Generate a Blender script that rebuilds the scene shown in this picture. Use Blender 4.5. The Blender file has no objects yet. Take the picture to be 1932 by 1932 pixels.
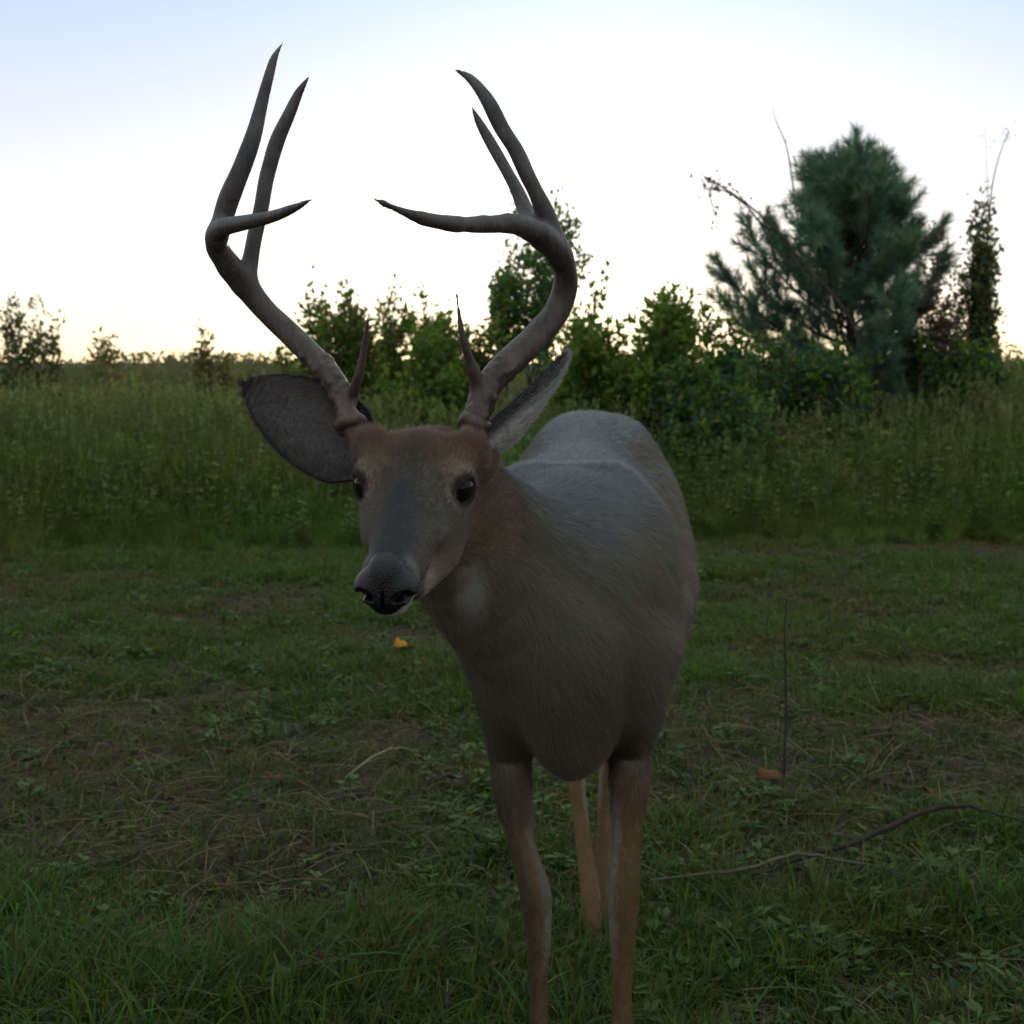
import bpy, math, random
import numpy as np
from mathutils import Vector, Matrix

rng = np.random.default_rng(7)
random.seed(7)
SC = bpy.context.scene
COL = SC.collection

# ------------------------------------------------------------------ camera
CAM_H, FPX, HOR = 1.10, 2800.0, 690.0          # height, focal length in 1932-px units, horizon row
PITCH = math.atan((966.0 - HOR) / FPX)
cam_d = bpy.data.cameras.new('camera')
cam = bpy.data.objects.new('camera', cam_d)
COL.objects.link(cam)
cam.location = (0, 0, CAM_H)
cam.rotation_euler = (math.pi / 2 - PITCH, 0, 0)
cam_d.sensor_width = 36.0
cam_d.lens = 36.0 * FPX / 1932.0
cam_d.clip_start = 0.05
cam_d.clip_end = 3000
cam_d.dof.use_dof = True
cam_d.dof.focus_distance = 1.80
cam_d.dof.aperture_fstop = 12.0
SC.camera = cam
_s, _c = math.sin(PITCH), math.cos(PITCH)

def W(px, py, Y):
    """world point at distance Y (metres in front of the camera) seen at a reference position"""
    a, b = px - 966.0, 966.0 - py
    dx, dy, dz = a, FPX * _c + b * _s, -FPX * _s + b * _c
    k = Y / dy
    return np.array([dx * k, Y, CAM_H + dz * k])

# ------------------------------------------------------------------ world and sun
SUN_EL, SUN_AZ = math.radians(8), math.radians(4)      # azimuth clockwise from +Y
w = bpy.data.worlds.new("World"); SC.world = w; w.use_nodes = True
nt = w.node_tree; nt.nodes.clear()
sky = nt.nodes.new('ShaderNodeTexSky'); sky.sky_type = 'NISHITA'
sky.sun_disc = False; sky.sun_elevation = SUN_EL; sky.sun_rotation = SUN_AZ
sky.air_density = 0.6; sky.dust_density = 0.7; sky.ozone_density = 2.5; sky.altitude = 0
bg = nt.nodes.new('ShaderNodeBackground'); bg.inputs['Strength'].default_value = 1.0; SKY_K = 0.022
wo = nt.nodes.new('ShaderNodeOutputWorld')
# thin high haze of dusk: paler and warmer towards the horizon, added to the clear sky; upper part brightened to lift the foreground
tcw = nt.nodes.new('ShaderNodeTexCoord'); spw = nt.nodes.new('ShaderNodeSeparateXYZ'); rpw = nt.nodes.new('ShaderNodeValToRGB')
nt.links.new(tcw.outputs['Generated'], spw.inputs[0]); nt.links.new(spw.outputs['Z'], rpw.inputs[0])
for e_, (p_, c_) in enumerate(((0.0, (0.95, 0.70, 0.42, 1)), (0.06, (0.82, 0.74, 0.66, 1)), (0.24, (0.42, 0.52, 0.68, 1)), (0.45, (0.60, 0.69, 0.73, 1)), (1.0, (0.90, 1.00, 0.95, 1)))):
    el_ = rpw.color_ramp.elements[e_] if e_ < 2 else rpw.color_ramp.elements.new(p_)
    el_.position = p_; el_.color = c_
scw = nt.nodes.new('ShaderNodeVectorMath'); scw.operation = 'SCALE'; scw.inputs['Scale'].default_value = SKY_K
adw = nt.nodes.new('ShaderNodeVectorMath'); adw.operation = 'ADD'
nt.links.new(sky.outputs[0], scw.inputs[0]); nt.links.new(scw.outputs[0], adw.inputs[0]); nt.links.new(rpw.outputs[0], adw.inputs[1])
nt.links.new(adw.outputs[0], bg.inputs['Color']); nt.links.new(bg.outputs[0], wo.inputs['Surface'])
sd = bpy.data.lights.new('sun', 'SUN'); sd.energy = 0.5; sd.angle = math.radians(6); sd.color = (1.0, 0.78, 0.55)
sun = bpy.data.objects.new('sun', sd); COL.objects.link(sun)
sdir = Vector((math.sin(SUN_AZ) * math.cos(SUN_EL), math.cos(SUN_AZ) * math.cos(SUN_EL), math.sin(SUN_EL)))
sun.rotation_euler = sdir.to_track_quat('Z', 'Y').to_euler()
SC.view_settings.view_transform = 'Standard'; SC.view_settings.look = 'None'
SC.view_settings.exposure = 0.25; SC.view_settings.gamma = 1.0
SC.view_settings.use_curve_mapping = False
SC.cycles.use_adaptive_sampling = True; SC.cycles.adaptive_threshold = 0.025
SC.cycles.max_bounces = 4; SC.cycles.diffuse_bounces = 3; SC.cycles.transmission_bounces = 3
SC.cycles.transparent_max_bounces = 8

# ------------------------------------------------------------------ helpers
def tag(o, label=None, cat=None, group=None, kind=None):
    if label: o['label'] = label
    if cat: o['category'] = cat
    if group: o['group'] = group
    if kind: o['kind'] = kind
    return o

def empty(name, loc):
    o = bpy.data.objects.new(name, None); COL.objects.link(o)
    o.location = [float(v) for v in loc]; o.empty_display_size = 0.1
    return o

def link(name, me, parent=None, collection=None):
    o = bpy.data.objects.new(name, me)
    (collection or COL).objects.link(o)
    if parent is not None:
        o.parent = parent
        o.matrix_parent_inverse = Matrix.Translation(parent.location).inverted()
    return o

def nrm(v):
    v = np.asarray(v, float); return v / (np.linalg.norm(v) + 1e-12)

class Soup:
    """collects triangles/quads with a colour per vertex and builds one mesh"""
    def __init__(self): self.v = []; self.f = []; self.c = []; self.n = 0
    def add(self, v, f, c):
        v = np.asarray(v, float).reshape(-1, 3); f = np.asarray(f, int)
        c = np.asarray(c, float)
        if c.ndim == 1: c = np.tile(c[:3], (len(v), 1))
        self.v.append(v); self.c.append(c[:, :3]); self.f.append(f + self.n); self.n += len(v)
    def mesh(self, name, mats, smooth=False):
        V = np.concatenate(self.v); C = np.concatenate(self.c)
        loops, sizes = [], []
        for f in self.f:
            loops.append(f.ravel()); sizes.append(np.full(len(f), f.shape[1]))
        return mesh_np(name, V, np.concatenate(loops), np.concatenate(sizes), C, mats, smooth)

def mesh_np(name, V, loops, sizes, C, mats, smooth=False):
    me = bpy.data.meshes.new(name)
    me.vertices.add(len(V)); me.vertices.foreach_set('co', np.asarray(V, np.float32).ravel())
    me.loops.add(len(loops)); me.loops.foreach_set('vertex_index', np.asarray(loops, np.int32))
    st = np.concatenate([[0], np.cumsum(sizes)[:-1]]).astype(np.int32)
    me.polygons.add(len(sizes)); me.polygons.foreach_set('loop_start', st)
    me.polygons.foreach_set('loop_total', np.asarray(sizes, np.int32))
    me.polygons.foreach_set('use_smooth', np.full(len(sizes), bool(smooth)))
    if C is not None:
        at = me.color_attributes.new('col', 'FLOAT_COLOR', 'POINT')
        at.data.foreach_set('color', np.concatenate([C, np.ones((len(C), 1))], 1).astype(np.float32).ravel())
    for m in (mats if isinstance(mats, (list, tuple)) else [mats]): me.materials.append(m)
    me.update(calc_edges=True); me.validate()
    return me

def cr(pts, sub):
    """Catmull-Rom resample of rows of numbers"""
    P = np.asarray(pts, float)
    if len(P) < 3:
        t = np.linspace(0, 1, sub + 1)[:, None]; return P[0] * (1 - t) + P[1] * t
    E = np.vstack([2 * P[0] - P[1], P, 2 * P[-1] - P[-2]])
    out = []
    for i in range(1, len(E) - 2):
        for s in range(sub):
            t = s / sub
            p0, p1, p2, p3 = E[i - 1], E[i], E[i + 1], E[i + 2]
            out.append(0.5 * (2 * p1 + (p2 - p0) * t + (2 * p0 - 5 * p1 + 4 * p2 - p3) * t * t + (3 * p1 - p0 - 3 * p2 + p3) * t ** 3))
    out.append(P[-1]); return np.array(out)

def tube(soup, pts, radii, col, n=6):
    P = np.asarray(pts, float); R = np.asarray(radii, float)
    T = np.gradient(P, axis=0); T /= np.linalg.norm(T, axis=1)[:, None] + 1e-12
    ref = np.array([0, 0, 1.0]) if abs(T[0][2]) < 0.9 else np.array([1.0, 0, 0])
    a = nrm(np.cross(T[0], ref)); V = []
    for i in range(len(P)):
        a = nrm(a - T[i] * np.dot(a, T[i])); b = np.cross(T[i], a)
        for k in range(n):
            t = 2 * math.pi * k / n; V.append(P[i] + R[i] * (a * math.cos(t) + b * math.sin(t)))
    F = []
    for i in range(len(P) - 1):
        for k in range(n):
            k2 = (k + 1) % n
            F.append((i * n + k, i * n + k2, (i + 1) * n + k2, (i + 1) * n + k))
    soup.add(V, F, col)

# ------------------------------------------------------------------ materials
def new_mat(name):
    m = bpy.data.materials.new(name); m.use_nodes = True
    t = m.node_tree; t.nodes.clear()
    return m, t, t.nodes, t.links

def attr_mat(name, rough=0.7, transl=0.0, spec=0.25, noise=0.0, nscale=8.0, bump=0.0, bscale=60.0, rand=0.0, stretch=None, wnoise=0.0):
    """vertex colour x noise, optional translucency (leaves), bump and per-instance variation"""
    m, t, N, L = new_mat(name)
    out = N.new('ShaderNodeOutputMaterial'); p = N.new('ShaderNodeBsdfPrincipled')
    p.inputs['Roughness'].default_value = rough; p.inputs['Specular IOR Level'].default_value = spec
    a = N.new('ShaderNodeAttribute'); a.attribute_name = 'col'; c = a.outputs['Color']
    tc = N.new('ShaderNodeTexCoord')
    if noise > 0:
        nz = N.new('ShaderNodeTexNoise'); nz.inputs['Scale'].default_value = nscale; nz.inputs['Detail'].default_value = 5
        L.new(tc.outputs['Object'], nz.inputs['Vector'])
        mr = N.new('ShaderNodeMapRange'); mr.inputs[1].default_value = 0.25; mr.inputs[2].default_value = 0.75
        mr.inputs[3].default_value = 1 - noise; mr.inputs[4].default_value = 1 + noise
        L.new(nz.outputs['Fac'], mr.inputs[0])
        mx = N.new('ShaderNodeVectorMath'); mx.operation = 'SCALE'; L.new(c, mx.inputs[0]); L.new(mr.outputs[0], mx.inputs['Scale'])
        c = mx.outputs[0]
    if wnoise > 0:
        ge = N.new('ShaderNodeNewGeometry'); nz = N.new('ShaderNodeTexNoise'); nz.inputs['Scale'].default_value = 1.1; nz.inputs['Detail'].default_value = 4; nz.inputs['Roughness'].default_value = 0.65
        L.new(ge.outputs['Position'], nz.inputs['Vector']); rp = N.new('ShaderNodeValToRGB')
        rp.color_ramp.elements[0].position = .36; rp.color_ramp.elements[0].color = (1.08, .88, .85, 1); rp.color_ramp.elements[1].position = .62; rp.color_ramp.elements[1].color = (.82, 1.08, .82, 1)
        L.new(nz.outputs['Fac'], rp.inputs[0]); mx = N.new('ShaderNodeVectorMath'); mx.operation = 'MULTIPLY'; L.new(c, mx.inputs[0]); L.new(rp.outputs[0], mx.inputs[1]); c = mx.outputs[0]
    if rand > 0:
        oi = N.new('ShaderNodeObjectInfo'); mr = N.new('ShaderNodeMapRange')
        mr.inputs[3].default_value = 1 - rand; mr.inputs[4].default_value = 1 + rand
        L.new(oi.outputs['Random'], mr.inputs[0])
        mx = N.new('ShaderNodeVectorMath'); mx.operation = 'SCALE'; L.new(c, mx.inputs[0]); L.new(mr.outputs[0], mx.inputs['Scale'])
        c = mx.outputs[0]
    L.new(c, p.inputs['Base Color'])
    if bump > 0:
        bz = N.new('ShaderNodeTexNoise'); bz.inputs['Scale'].default_value = bscale; bz.inputs['Detail'].default_value = 6
        if stretch:
            mp = N.new('ShaderNodeMapping'); mp.inputs['Scale'].default_value = stretch
            L.new(tc.outputs['Object'], mp.inputs['Vector']); L.new(mp.outputs[0], bz.inputs['Vector'])
        else: L.new(tc.outputs['Object'], bz.inputs['Vector'])
        bn = N.new('ShaderNodeBump'); bn.inputs['Strength'].default_value = bump; bn.inputs['Distance'].default_value = 0.004
        L.new(bz.outputs['Fac'], bn.inputs['Height']); L.new(bn.outputs[0], p.inputs['Normal'])
    sh = p.outputs[0]
    if transl > 0:
        tr = N.new('ShaderNodeBsdfTranslucent'); hs = N.new('ShaderNodeHueSaturation')
        hs.inputs['Saturation'].default_value = 1.15; hs.inputs['Value'].default_value = 1.3
        L.new(c, hs.inputs['Color']); L.new(hs.outputs[0], tr.inputs['Color'])
        mi = N.new('ShaderNodeMixShader'); mi.inputs[0].default_value = transl
        L.new(sh, mi.inputs[1]); L.new(tr.outputs[0], mi.inputs[2]); sh = mi.outputs[0]
    L.new(sh, out.inputs['Surface'])
    return m

M_blade = attr_mat('grass_blade', 0.6, 0.50, 0.2, rand=0.4, wnoise=1.0)
M_leaf = attr_mat('leaf', 0.55, 0.48, 0.2)
M_needle = attr_mat('needle', 0.55, 0.30, 0.25)
M_bark = attr_mat('bark', 0.9, 0, 0.1, noise=0.4, nscale=30, bump=0.6, bscale=80)
M_dead = attr_mat('dead_leaf', 0.8, 0.2, 0.15, noise=0.35, nscale=60)
M_fur_skin = attr_mat('hide', 0.85, 0, 0.12, noise=0.16, nscale=45, bump=0.5, bscale=220, stretch=(1.0, 0.25, 0.6))
M_antler = attr_mat('antler_bone', 0.5, 0, 0.35, noise=0.5, nscale=30, bump=0.9, bscale=140, stretch=(1.0, 1.0, 0.18))
M_horn = attr_mat('hoof_horn', 0.35, 0, 0.4, noise=0.3, nscale=50)
M_eye = attr_mat('eye_cornea', 0.10, 0, 0.16)
M_nose = attr_mat('nose_leather', 0.34, 0, 0.28, bump=0.5, bscale=420)
def soil_material():
    m, t, N, L = new_mat('soil')
    out = N.new('ShaderNodeOutputMaterial'); p = N.new('ShaderNodeBsdfPrincipled'); p.inputs['Roughness'].default_value = 0.95
    p.inputs['Specular IOR Level'].default_value = 0.1
    tc = N.new('ShaderNodeTexCoord')
    n1 = N.new('ShaderNodeTexNoise'); n1.inputs['Scale'].default_value = 1.3; n1.inputs['Detail'].default_value = 8
    n2 = N.new('ShaderNodeTexNoise'); n2.inputs['Scale'].default_value = 38; n2.inputs['Detail'].default_value = 8; n2.inputs['Roughness'].default_value = 0.7
    for n in (n1, n2): L.new(tc.outputs['Object'], n.inputs['Vector'])
    r1 = N.new('ShaderNodeValToRGB'); r1.color_ramp.elements[0].position = 0.38; r1.color_ramp.elements[1].position = 0.62
    r1.color_ramp.elements[0].color = (0.060, 0.040, 0.031, 1); r1.color_ramp.elements[1].color = (0.028, 0.042, 0.012, 1)
    L.new(n1.outputs['Fac'], r1.inputs[0])
    r2 = N.new('ShaderNodeMapRange'); r2.inputs[1].default_value = 0.3; r2.inputs[2].default_value = 0.7; r2.inputs[3].default_value = 0.35; r2.inputs[4].default_value = 1.7
    L.new(n2.outputs['Fac'], r2.inputs[0])
    mx = N.new('ShaderNodeVectorMath'); mx.operation = 'SCALE'; L.new(r1.outputs[0], mx.inputs[0]); L.new(r2.outputs[0], mx.inputs['Scale'])
    L.new(mx.outputs[0], p.inputs['Base Color'])
    bn = N.new('ShaderNodeBump'); bn.inputs['Strength'].default_value = 0.9; bn.inputs['Distance'].default_value = 0.02
    L.new(n2.outputs['Fac'], bn.inputs['Height']); L.new(bn.outputs[0], p.inputs['Normal']); L.new(p.outputs[0], out.inputs['Surface'])
    return m
M_soil = soil_material()

# ------------------------------------------------------------------ ground
def vnoise(x, y, seed=0):
    """cheap smooth noise from value lattice"""
    xi = np.floor(x).astype(int); yi = np.floor(y).astype(int); fx = x - xi; fy = y - yi
    fx = fx * fx * (3 - 2 * fx); fy = fy * fy * (3 - 2 * fy)
    def h(a, b):
        n = (a * 374761393 + b * 668265263 + seed * 144665) & 0x7fffffff
        n = ((n ^ (n >> 13)) * 1274126177) & 0x7fffffff
        return (n & 0xffff) / 65535.0
    return (h(xi, yi) * (1 - fx) + h(xi + 1, yi) * fx) * (1 - fy) + (h(xi, yi + 1) * (1 - fx) + h(xi + 1, yi + 1) * fx) * fy

def gz(x, y):
    x = np.asarray(x, float); y = np.asarray(y, float)
    z = 0.05 * (vnoise(x * 0.9 + 5, y * 0.9, 3) - 0.5) + 0.02 * (vnoise(x * 4, y * 4, 4) - 0.5)
    near = np.clip((np.hypot(x - 0.1, y - 2.4) - 0.4) / 0.8, 0, 1)
    z = z * (0.25 + 0.75 * near)
    t = np.clip((y - 8.0) / 9.0, 0, 1); z = z + 0.15 * t * t * (3 - 2 * t)
    z = z + 0.004 * np.clip(y - 17, 0, 500)
    z = z + 0.05 * np.exp(-(((x - 0.36) / 0.22) ** 2 + ((y - 4.15) / 0.18) ** 2))
    return z

def make_ground():
    ys = np.concatenate([np.arange(-6, 1.2, 0.4), np.arange(1.2, 10, 0.06), np.arange(10, 30, 0.5), np.geomspace(30, 900, 30)])
    xs = np.concatenate([-np.geomspace(900, 6.5, 26), np.arange(-6, 6.01, 0.08), np.geomspace(6.5, 900, 26)])
    X, Y = np.meshgrid(xs, ys, indexing='ij'); Z = gz(X, Y)
    V = np.stack([X, Y, Z], -1).reshape(-1, 3); nx, ny = X.shape
    i, j = np.meshgrid(np.arange(nx - 1), np.arange(ny - 1), indexing='ij')
    a = (i * ny + j).ravel(); F = np.stack([a, a + ny, a + ny + 1, a + 1], 1)
    me = mesh_np('ground', V, F.ravel(), np.full(len(F), 4), None, M_soil, True)
    tag(link('ground', me), 'uneven brown and green field soil', None, None, 'structure')
make_ground()

# ------------------------------------------------------------------ scatter of small plants (uncountable cover)
def scatter(name, protos, pts, rot, scl, idx, label, cat):
    pc = bpy.data.collections.new(name + '_kinds')
    for k, me in enumerate(protos):
        o = bpy.data.objects.new('%s_kind' % name, me); pc.objects.link(o); 
    me = bpy.data.meshes.new(name); me.vertices.add(len(pts)); me.vertices.foreach_set('co', np.asarray(pts, np.float32).ravel())
    for an, ty, data in (('rot', 'FLOAT_VECTOR', rot), ('scl', 'FLOAT_VECTOR', scl)):
        at = me.attributes.new(an, ty, 'POINT'); at.data.foreach_set('vector', np.asarray(data, np.float32).ravel())
    at = me.attributes.new('pick', 'INT', 'POINT'); at.data.foreach_set('value', np.asarray(idx, np.int32))
    me.update()
    o = link(name, me); tag(o, label, cat, None, 'stuff')
    g = bpy.data.node_groups.new(name + '_scatter', 'GeometryNodeTree')
    g.interface.new_socket('Geometry', in_out='INPUT', socket_type='NodeSocketGeometry')
    g.interface.new_socket('Geometry', in_out='OUTPUT', socket_type='NodeSocketGeometry')
    N, L = g.nodes, g.links
    gi, go = N.new('NodeGroupInput'), N.new('NodeGroupOutput')
    ci = N.new('GeometryNodeCollectionInfo'); ci.inputs['Collection'].default_value = pc
    ci.inputs['Separate Children'].default_value = True; ci.inputs['Reset Children'].default_value = True
    ip = N.new('GeometryNodeInstanceOnPoints'); ip.inputs['Pick Instance'].default_value = True
    def na(n, ty):
        q = N.new('GeometryNodeInputNamedAttribute'); q.data_type = ty; q.inputs['Name'].default_value = n; return q.outputs['Attribute']
    L.new(gi.outputs[0], ip.inputs['Points']); L.new(ci.outputs[0], ip.inputs['Instance'])
    L.new(na('pick', 'INT'), ip.inputs['Instance Index'])
    er = N.new('FunctionNodeEulerToRotation'); L.new(na('rot', 'FLOAT_VECTOR'), er.inputs[0]); L.new(er.outputs[0], ip.inputs['Rotation'])
    L.new(na('scl', 'FLOAT_VECTOR'), ip.inputs['Scale']); L.new(ip.outputs[0], go.inputs[0])
    md = o.modifiers.new('scatter', 'NODES'); md.node_group = g
    return o

def blade_batch(soup, base, az, h, wd, lean, droop, cols, seg=4):
    """many curved grass blades at once"""
    n = len(base); t = np.linspace(0, 1, seg + 1)
    d = np.stack([np.cos(az), np.sin(az), np.zeros(n)], 1); s = np.stack([-np.sin(az), np.cos(az), np.zeros(n)], 1)
    V = np.zeros((n, seg * 2 + 1, 3)); C = np.zeros((n, seg * 2 + 1, 3))
    for k, tt in enumerate(t):
        fwd = (lean * tt + droop * tt ** 2.4)[:, None] * h[:, None]
        up = (tt - 0.55 * droop * tt ** 3)[:, None] * h[:, None]
        c = base + d * fwd + np.array([0, 0, 1.0]) * up
        ww = (wd * (1 - 0.35 * tt - 0.5 * tt ** 3))[:, None]
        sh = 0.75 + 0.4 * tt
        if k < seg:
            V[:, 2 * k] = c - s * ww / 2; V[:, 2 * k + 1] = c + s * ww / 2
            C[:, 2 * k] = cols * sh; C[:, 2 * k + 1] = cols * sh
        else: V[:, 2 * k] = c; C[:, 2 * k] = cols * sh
    m = seg * 2 + 1; off = np.arange(n)[:, None] * m
    Q = [np.stack([2 * k + 0 * off[:, 0], 2 * k + 1 + 0 * off[:, 0], 2 * k + 3 + 0 * off[:, 0], 2 * k + 2 + 0 * off[:, 0]], 1) + off for k in range(seg - 1)]
    k = seg - 1; T = np.stack([2 * k + 0 * off[:, 0], 2 * k + 1 + 0 * off[:, 0], 2 * k + 2 + 0 * off[:, 0]], 1) + off
    n0 = soup.n; soup.add(V.reshape(-1, 3), np.concatenate(Q), C.reshape(-1, 3))
    soup.f.append(T + n0)

GREENS = np.array([(0.046, 0.088, 0.014), (0.064, 0.106, 0.018), (0.032, 0.080, 0.018), (0.086, 0.100, 0.026), (0.058, 0.070, 0.018)])
STRAW = np.array([(0.16, 0.13, 0.075), (0.11, 0.085, 0.05), (0.20, 0.17, 0.10)])
def pick_cols(n, straw=0.1):
    c = GREENS[rng.integers(0, len(GREENS), n)] * rng.uniform(0.7, 1.25, (n, 1))
    k = rng.random(n) < straw; c[k] = STRAW[rng.integers(0, 3, k.sum())] * rng.uniform(0.6, 1.1, (k.sum(), 1))
    return c

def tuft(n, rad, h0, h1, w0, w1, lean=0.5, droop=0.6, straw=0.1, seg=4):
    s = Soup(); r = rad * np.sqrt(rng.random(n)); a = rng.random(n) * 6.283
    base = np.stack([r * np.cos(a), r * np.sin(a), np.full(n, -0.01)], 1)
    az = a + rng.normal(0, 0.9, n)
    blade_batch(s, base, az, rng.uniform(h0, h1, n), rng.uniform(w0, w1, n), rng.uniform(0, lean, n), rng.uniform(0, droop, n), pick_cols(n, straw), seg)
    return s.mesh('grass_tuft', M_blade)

def weed(nl, h, leaf, col, spread=0.5):
    """small broad-leaved plant"""
    s = Soup()
    for k in range(nl):
        a = k * 2.4 + rng.normal(0, 0.3); z = h * (0.15 + 0.85 * (k / nl)) * rng.uniform(0.8, 1.1)
        r = spread * h * (1 - 0.4 * k / nl) * rng.uniform(0.5, 1)
        d = np.array([math.cos(a), math.sin(a), 0]); sd_ = np.array([-d[1], d[0], 0])
        p0 = d * r * 0.2 + np.array([0, 0, z * 0.8]); l = leaf * rng.uniform(0.7, 1.3); up = np.array([0, 0, rng.uniform(-0.2, 0.5)])
        ax = nrm(d + up)
        tube(s, [np.array([0, 0, 0]), p0 * 0.5 + np.array([0, 0, 0.1 * h]), p0], [0.0012, 0.001, 0.0008], np.array(col) * 0.8, 3)
        v = [p0, p0 + ax * l * 0.4 + sd_ * l * 0.26 + np.array([0, 0, l * .06]), p0 + ax * l, p0 + ax * l * 0.4 - sd_ * l * 0.26 + np.array([0, 0, l * .06]), p0 + ax * l * 0.5]
        s.add(v, [(0, 1, 4), (1, 2, 4), (2, 3, 4), (3, 0, 4)], np.array(col) * rng.uniform(0.7, 1.3))
    return s.mesh('weed', M_leaf)

def field_points(n, y0, y1, power=1.0, xpad=0.5):
    """more points near the camera; x range follows the widening view"""
    u = rng.random(n) ** power; y = y0 + (y1 - y0) * u
    x = (rng.random(n) * 2 - 1) * (y * 0.37 + xpad)
    return x, y

def patch(x, y):
    """0 = worn brown thatch, 1 = lush; same field worn in a band across the middle distance"""
    band = np.exp(-((y - 3.85) / 0.95) ** 2)
    n = 0.6 * vnoise(x * 1.7 + 3, y * 1.7, 11) + 0.4 * vnoise(x * 5, y * 5, 12)
    return np.clip(n * 1.7 - 0.38 - 0.66 * band + 0.25 * np.exp(-((y - 2.6) / 0.5) ** 2), 0, 1)

def make_field():
    protos = [tuft(34, 0.05, 0.02, 0.06, 0.002, 0.004, 0.9, 0.9, 0.25), tuft(30, 0.05, 0.025, 0.075, 0.002, 0.0045, 0.8, 1.0, 0.25),
              tuft(26, 0.06, 0.015, 0.045, 0.002, 0.004, 1.2, 0.8, 0.5), tuft(22, 0.045, 0.04, 0.11, 0.002, 0.005, 0.5, 1.0, 0.02, 5),
              tuft(12, 0.05, 0.07, 0.15, 0.003, 0.006, 0.4, 1.0, 0.0, 5), tuft(30, 0.07, 0.01, 0.04, 0.0015, 0.003, 1.8, 0.4, 0.9)]
    n = 60000
    x, y = field_points(n, 1.9, 10.0, 1.25)
    p = patch(x, y); keep = rng.random(n) < 0.28 + 0.72 * p; x, y, p = x[keep], y[keep], p[keep]; n = len(x)
    r = rng.random(n)
    idx = np.where(p > 0.5, np.where(r < 0.42, 0, np.where(r < 0.84, 1, np.where(r < 0.97, 3, 4))),
                   np.where(r < 0.32, 0, np.where(r < 0.45, 1, np.where(r < 0.66, 2, np.where(r < 0.69, 3, 5)))))
    far = y > 5.2
    idx = np.where(far & (idx >= 3) & (idx < 5), 1, idx)
    deer = (np.abs(x - 0.1) < 0.3) & (y < 3.0)
    idx = np.where(deer & (idx == 4), 3, idx)
    rot = np.stack([rng.normal(0, 0.15, n), rng.normal(0, 0.15, n), rng.random(n) * 6.283], 1)
    sc = (rng.uniform(0.7, 1.3, n) * (0.75 + 0.5 * p))[:, None] * np.array([1, 1, 1])
    scatter('field_grass', protos, np.stack([x, y, gz(x, y)], 1), rot, sc, idx, 'short patchy field grass mixed with straw thatch', 'grass')
    # broad-leaved weeds in the turf
    wp = [weed(9, 0.05, 0.022, (0.05, 0.10, 0.025), 0.9), weed(12, 0.07, 0.028, (0.07, 0.12, 0.03), 0.8), weed(7, 0.04, 0.03, (0.04, 0.085, 0.03), 1.1),
          weed(8, 0.06, 0.025, (0.12, 0.12, 0.03), 0.8)]
    n = 16000; x, y = field_points(n, 1.9, 8.5, 1.5); p = patch(x, y); k = rng.random(n) < 0.05 + 0.9 * p; x, y = x[k], y[k]; n = len(x)
    rot = np.stack([rng.normal(0, 0.2, n), rng.normal(0, 0.2, n), rng.random(n) * 6.283], 1)
    scatter('clover_weeds', wp, np.stack([x, y, gz(x, y)], 1), rot, rng.uniform(0.5, 1.3, n)[:, None] * np.ones((1, 3)), np.minimum(rng.integers(0, 13, n) // 4, 3), 'low broad leaved weeds among the field grass', 'weeds')
    # straw and leaf litter lying on the soil
    def straw_piece():
        s = Soup(); l = rng.uniform(0.05, 0.16); b = rng.normal(0, 0.012)
        P = cr([(0, 0, 0.004), (l * 0.5, b, 0.010), (l, b * 2.2, 0.003)], 3); tube(s, P, np.full(len(P), 0.0011), STRAW[rng.integers(0, 3)] * rng.uniform(0.5, 1.3), 4)
        return s.mesh('straw', M_dead)
    def leaf_piece():
        s = Soup(); l = rng.uniform(0.012, 0.03); c = np.array([(0.070, 0.046, 0.032), (0.085, 0.055, 0.036), (0.05, 0.036, 0.03), (0.09, 0.078, 0.075)][rng.integers(0, 4)])
        z = rng.uniform(0.0, 0.014, 6)
        v = [(0, 0, z[0]), (l * .35, l * .3, z[1]), (l * .8, l * .22, z[2]), (l, 0, z[3]), (l * .75, -l * .25, z[4]), (l * .3, -l * .28, z[5]), (l * .5, 0, 0.004)]
        s.add(v, [(0, 1, 6), (1, 2, 6), (2, 3, 6), (3, 4, 6), (4, 5, 6), (5, 0, 6)][::-1], c); return s.mesh('litter', M_dead)
    pr = [straw_piece() for _ in range(6)] + [leaf_piece() for _ in range(6)]
    n = 30000; x, y = field_points(n, 1.9, 8.8, 1.3); p = patch(x, y); k = rng.random(n) < 1.05 - p; x, y = x[k], y[k]; n = len(x)
    rot = np.stack([rng.normal(0, 0.25, n), rng.normal(0, 0.25, n), rng.random(n) * 6.283], 1)
    scatter('leaf_litter', pr, np.stack([x, y, gz(x, y) + rng.uniform(0.0, 0.02, n)], 1), rot, rng.uniform(0.6, 1.2, n)[:, None] * np.ones((1, 3)),
            rng.integers(0, 12, n), 'dead straw and crumbled leaves lying on the worn turf', 'litter')
make_field()

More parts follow.
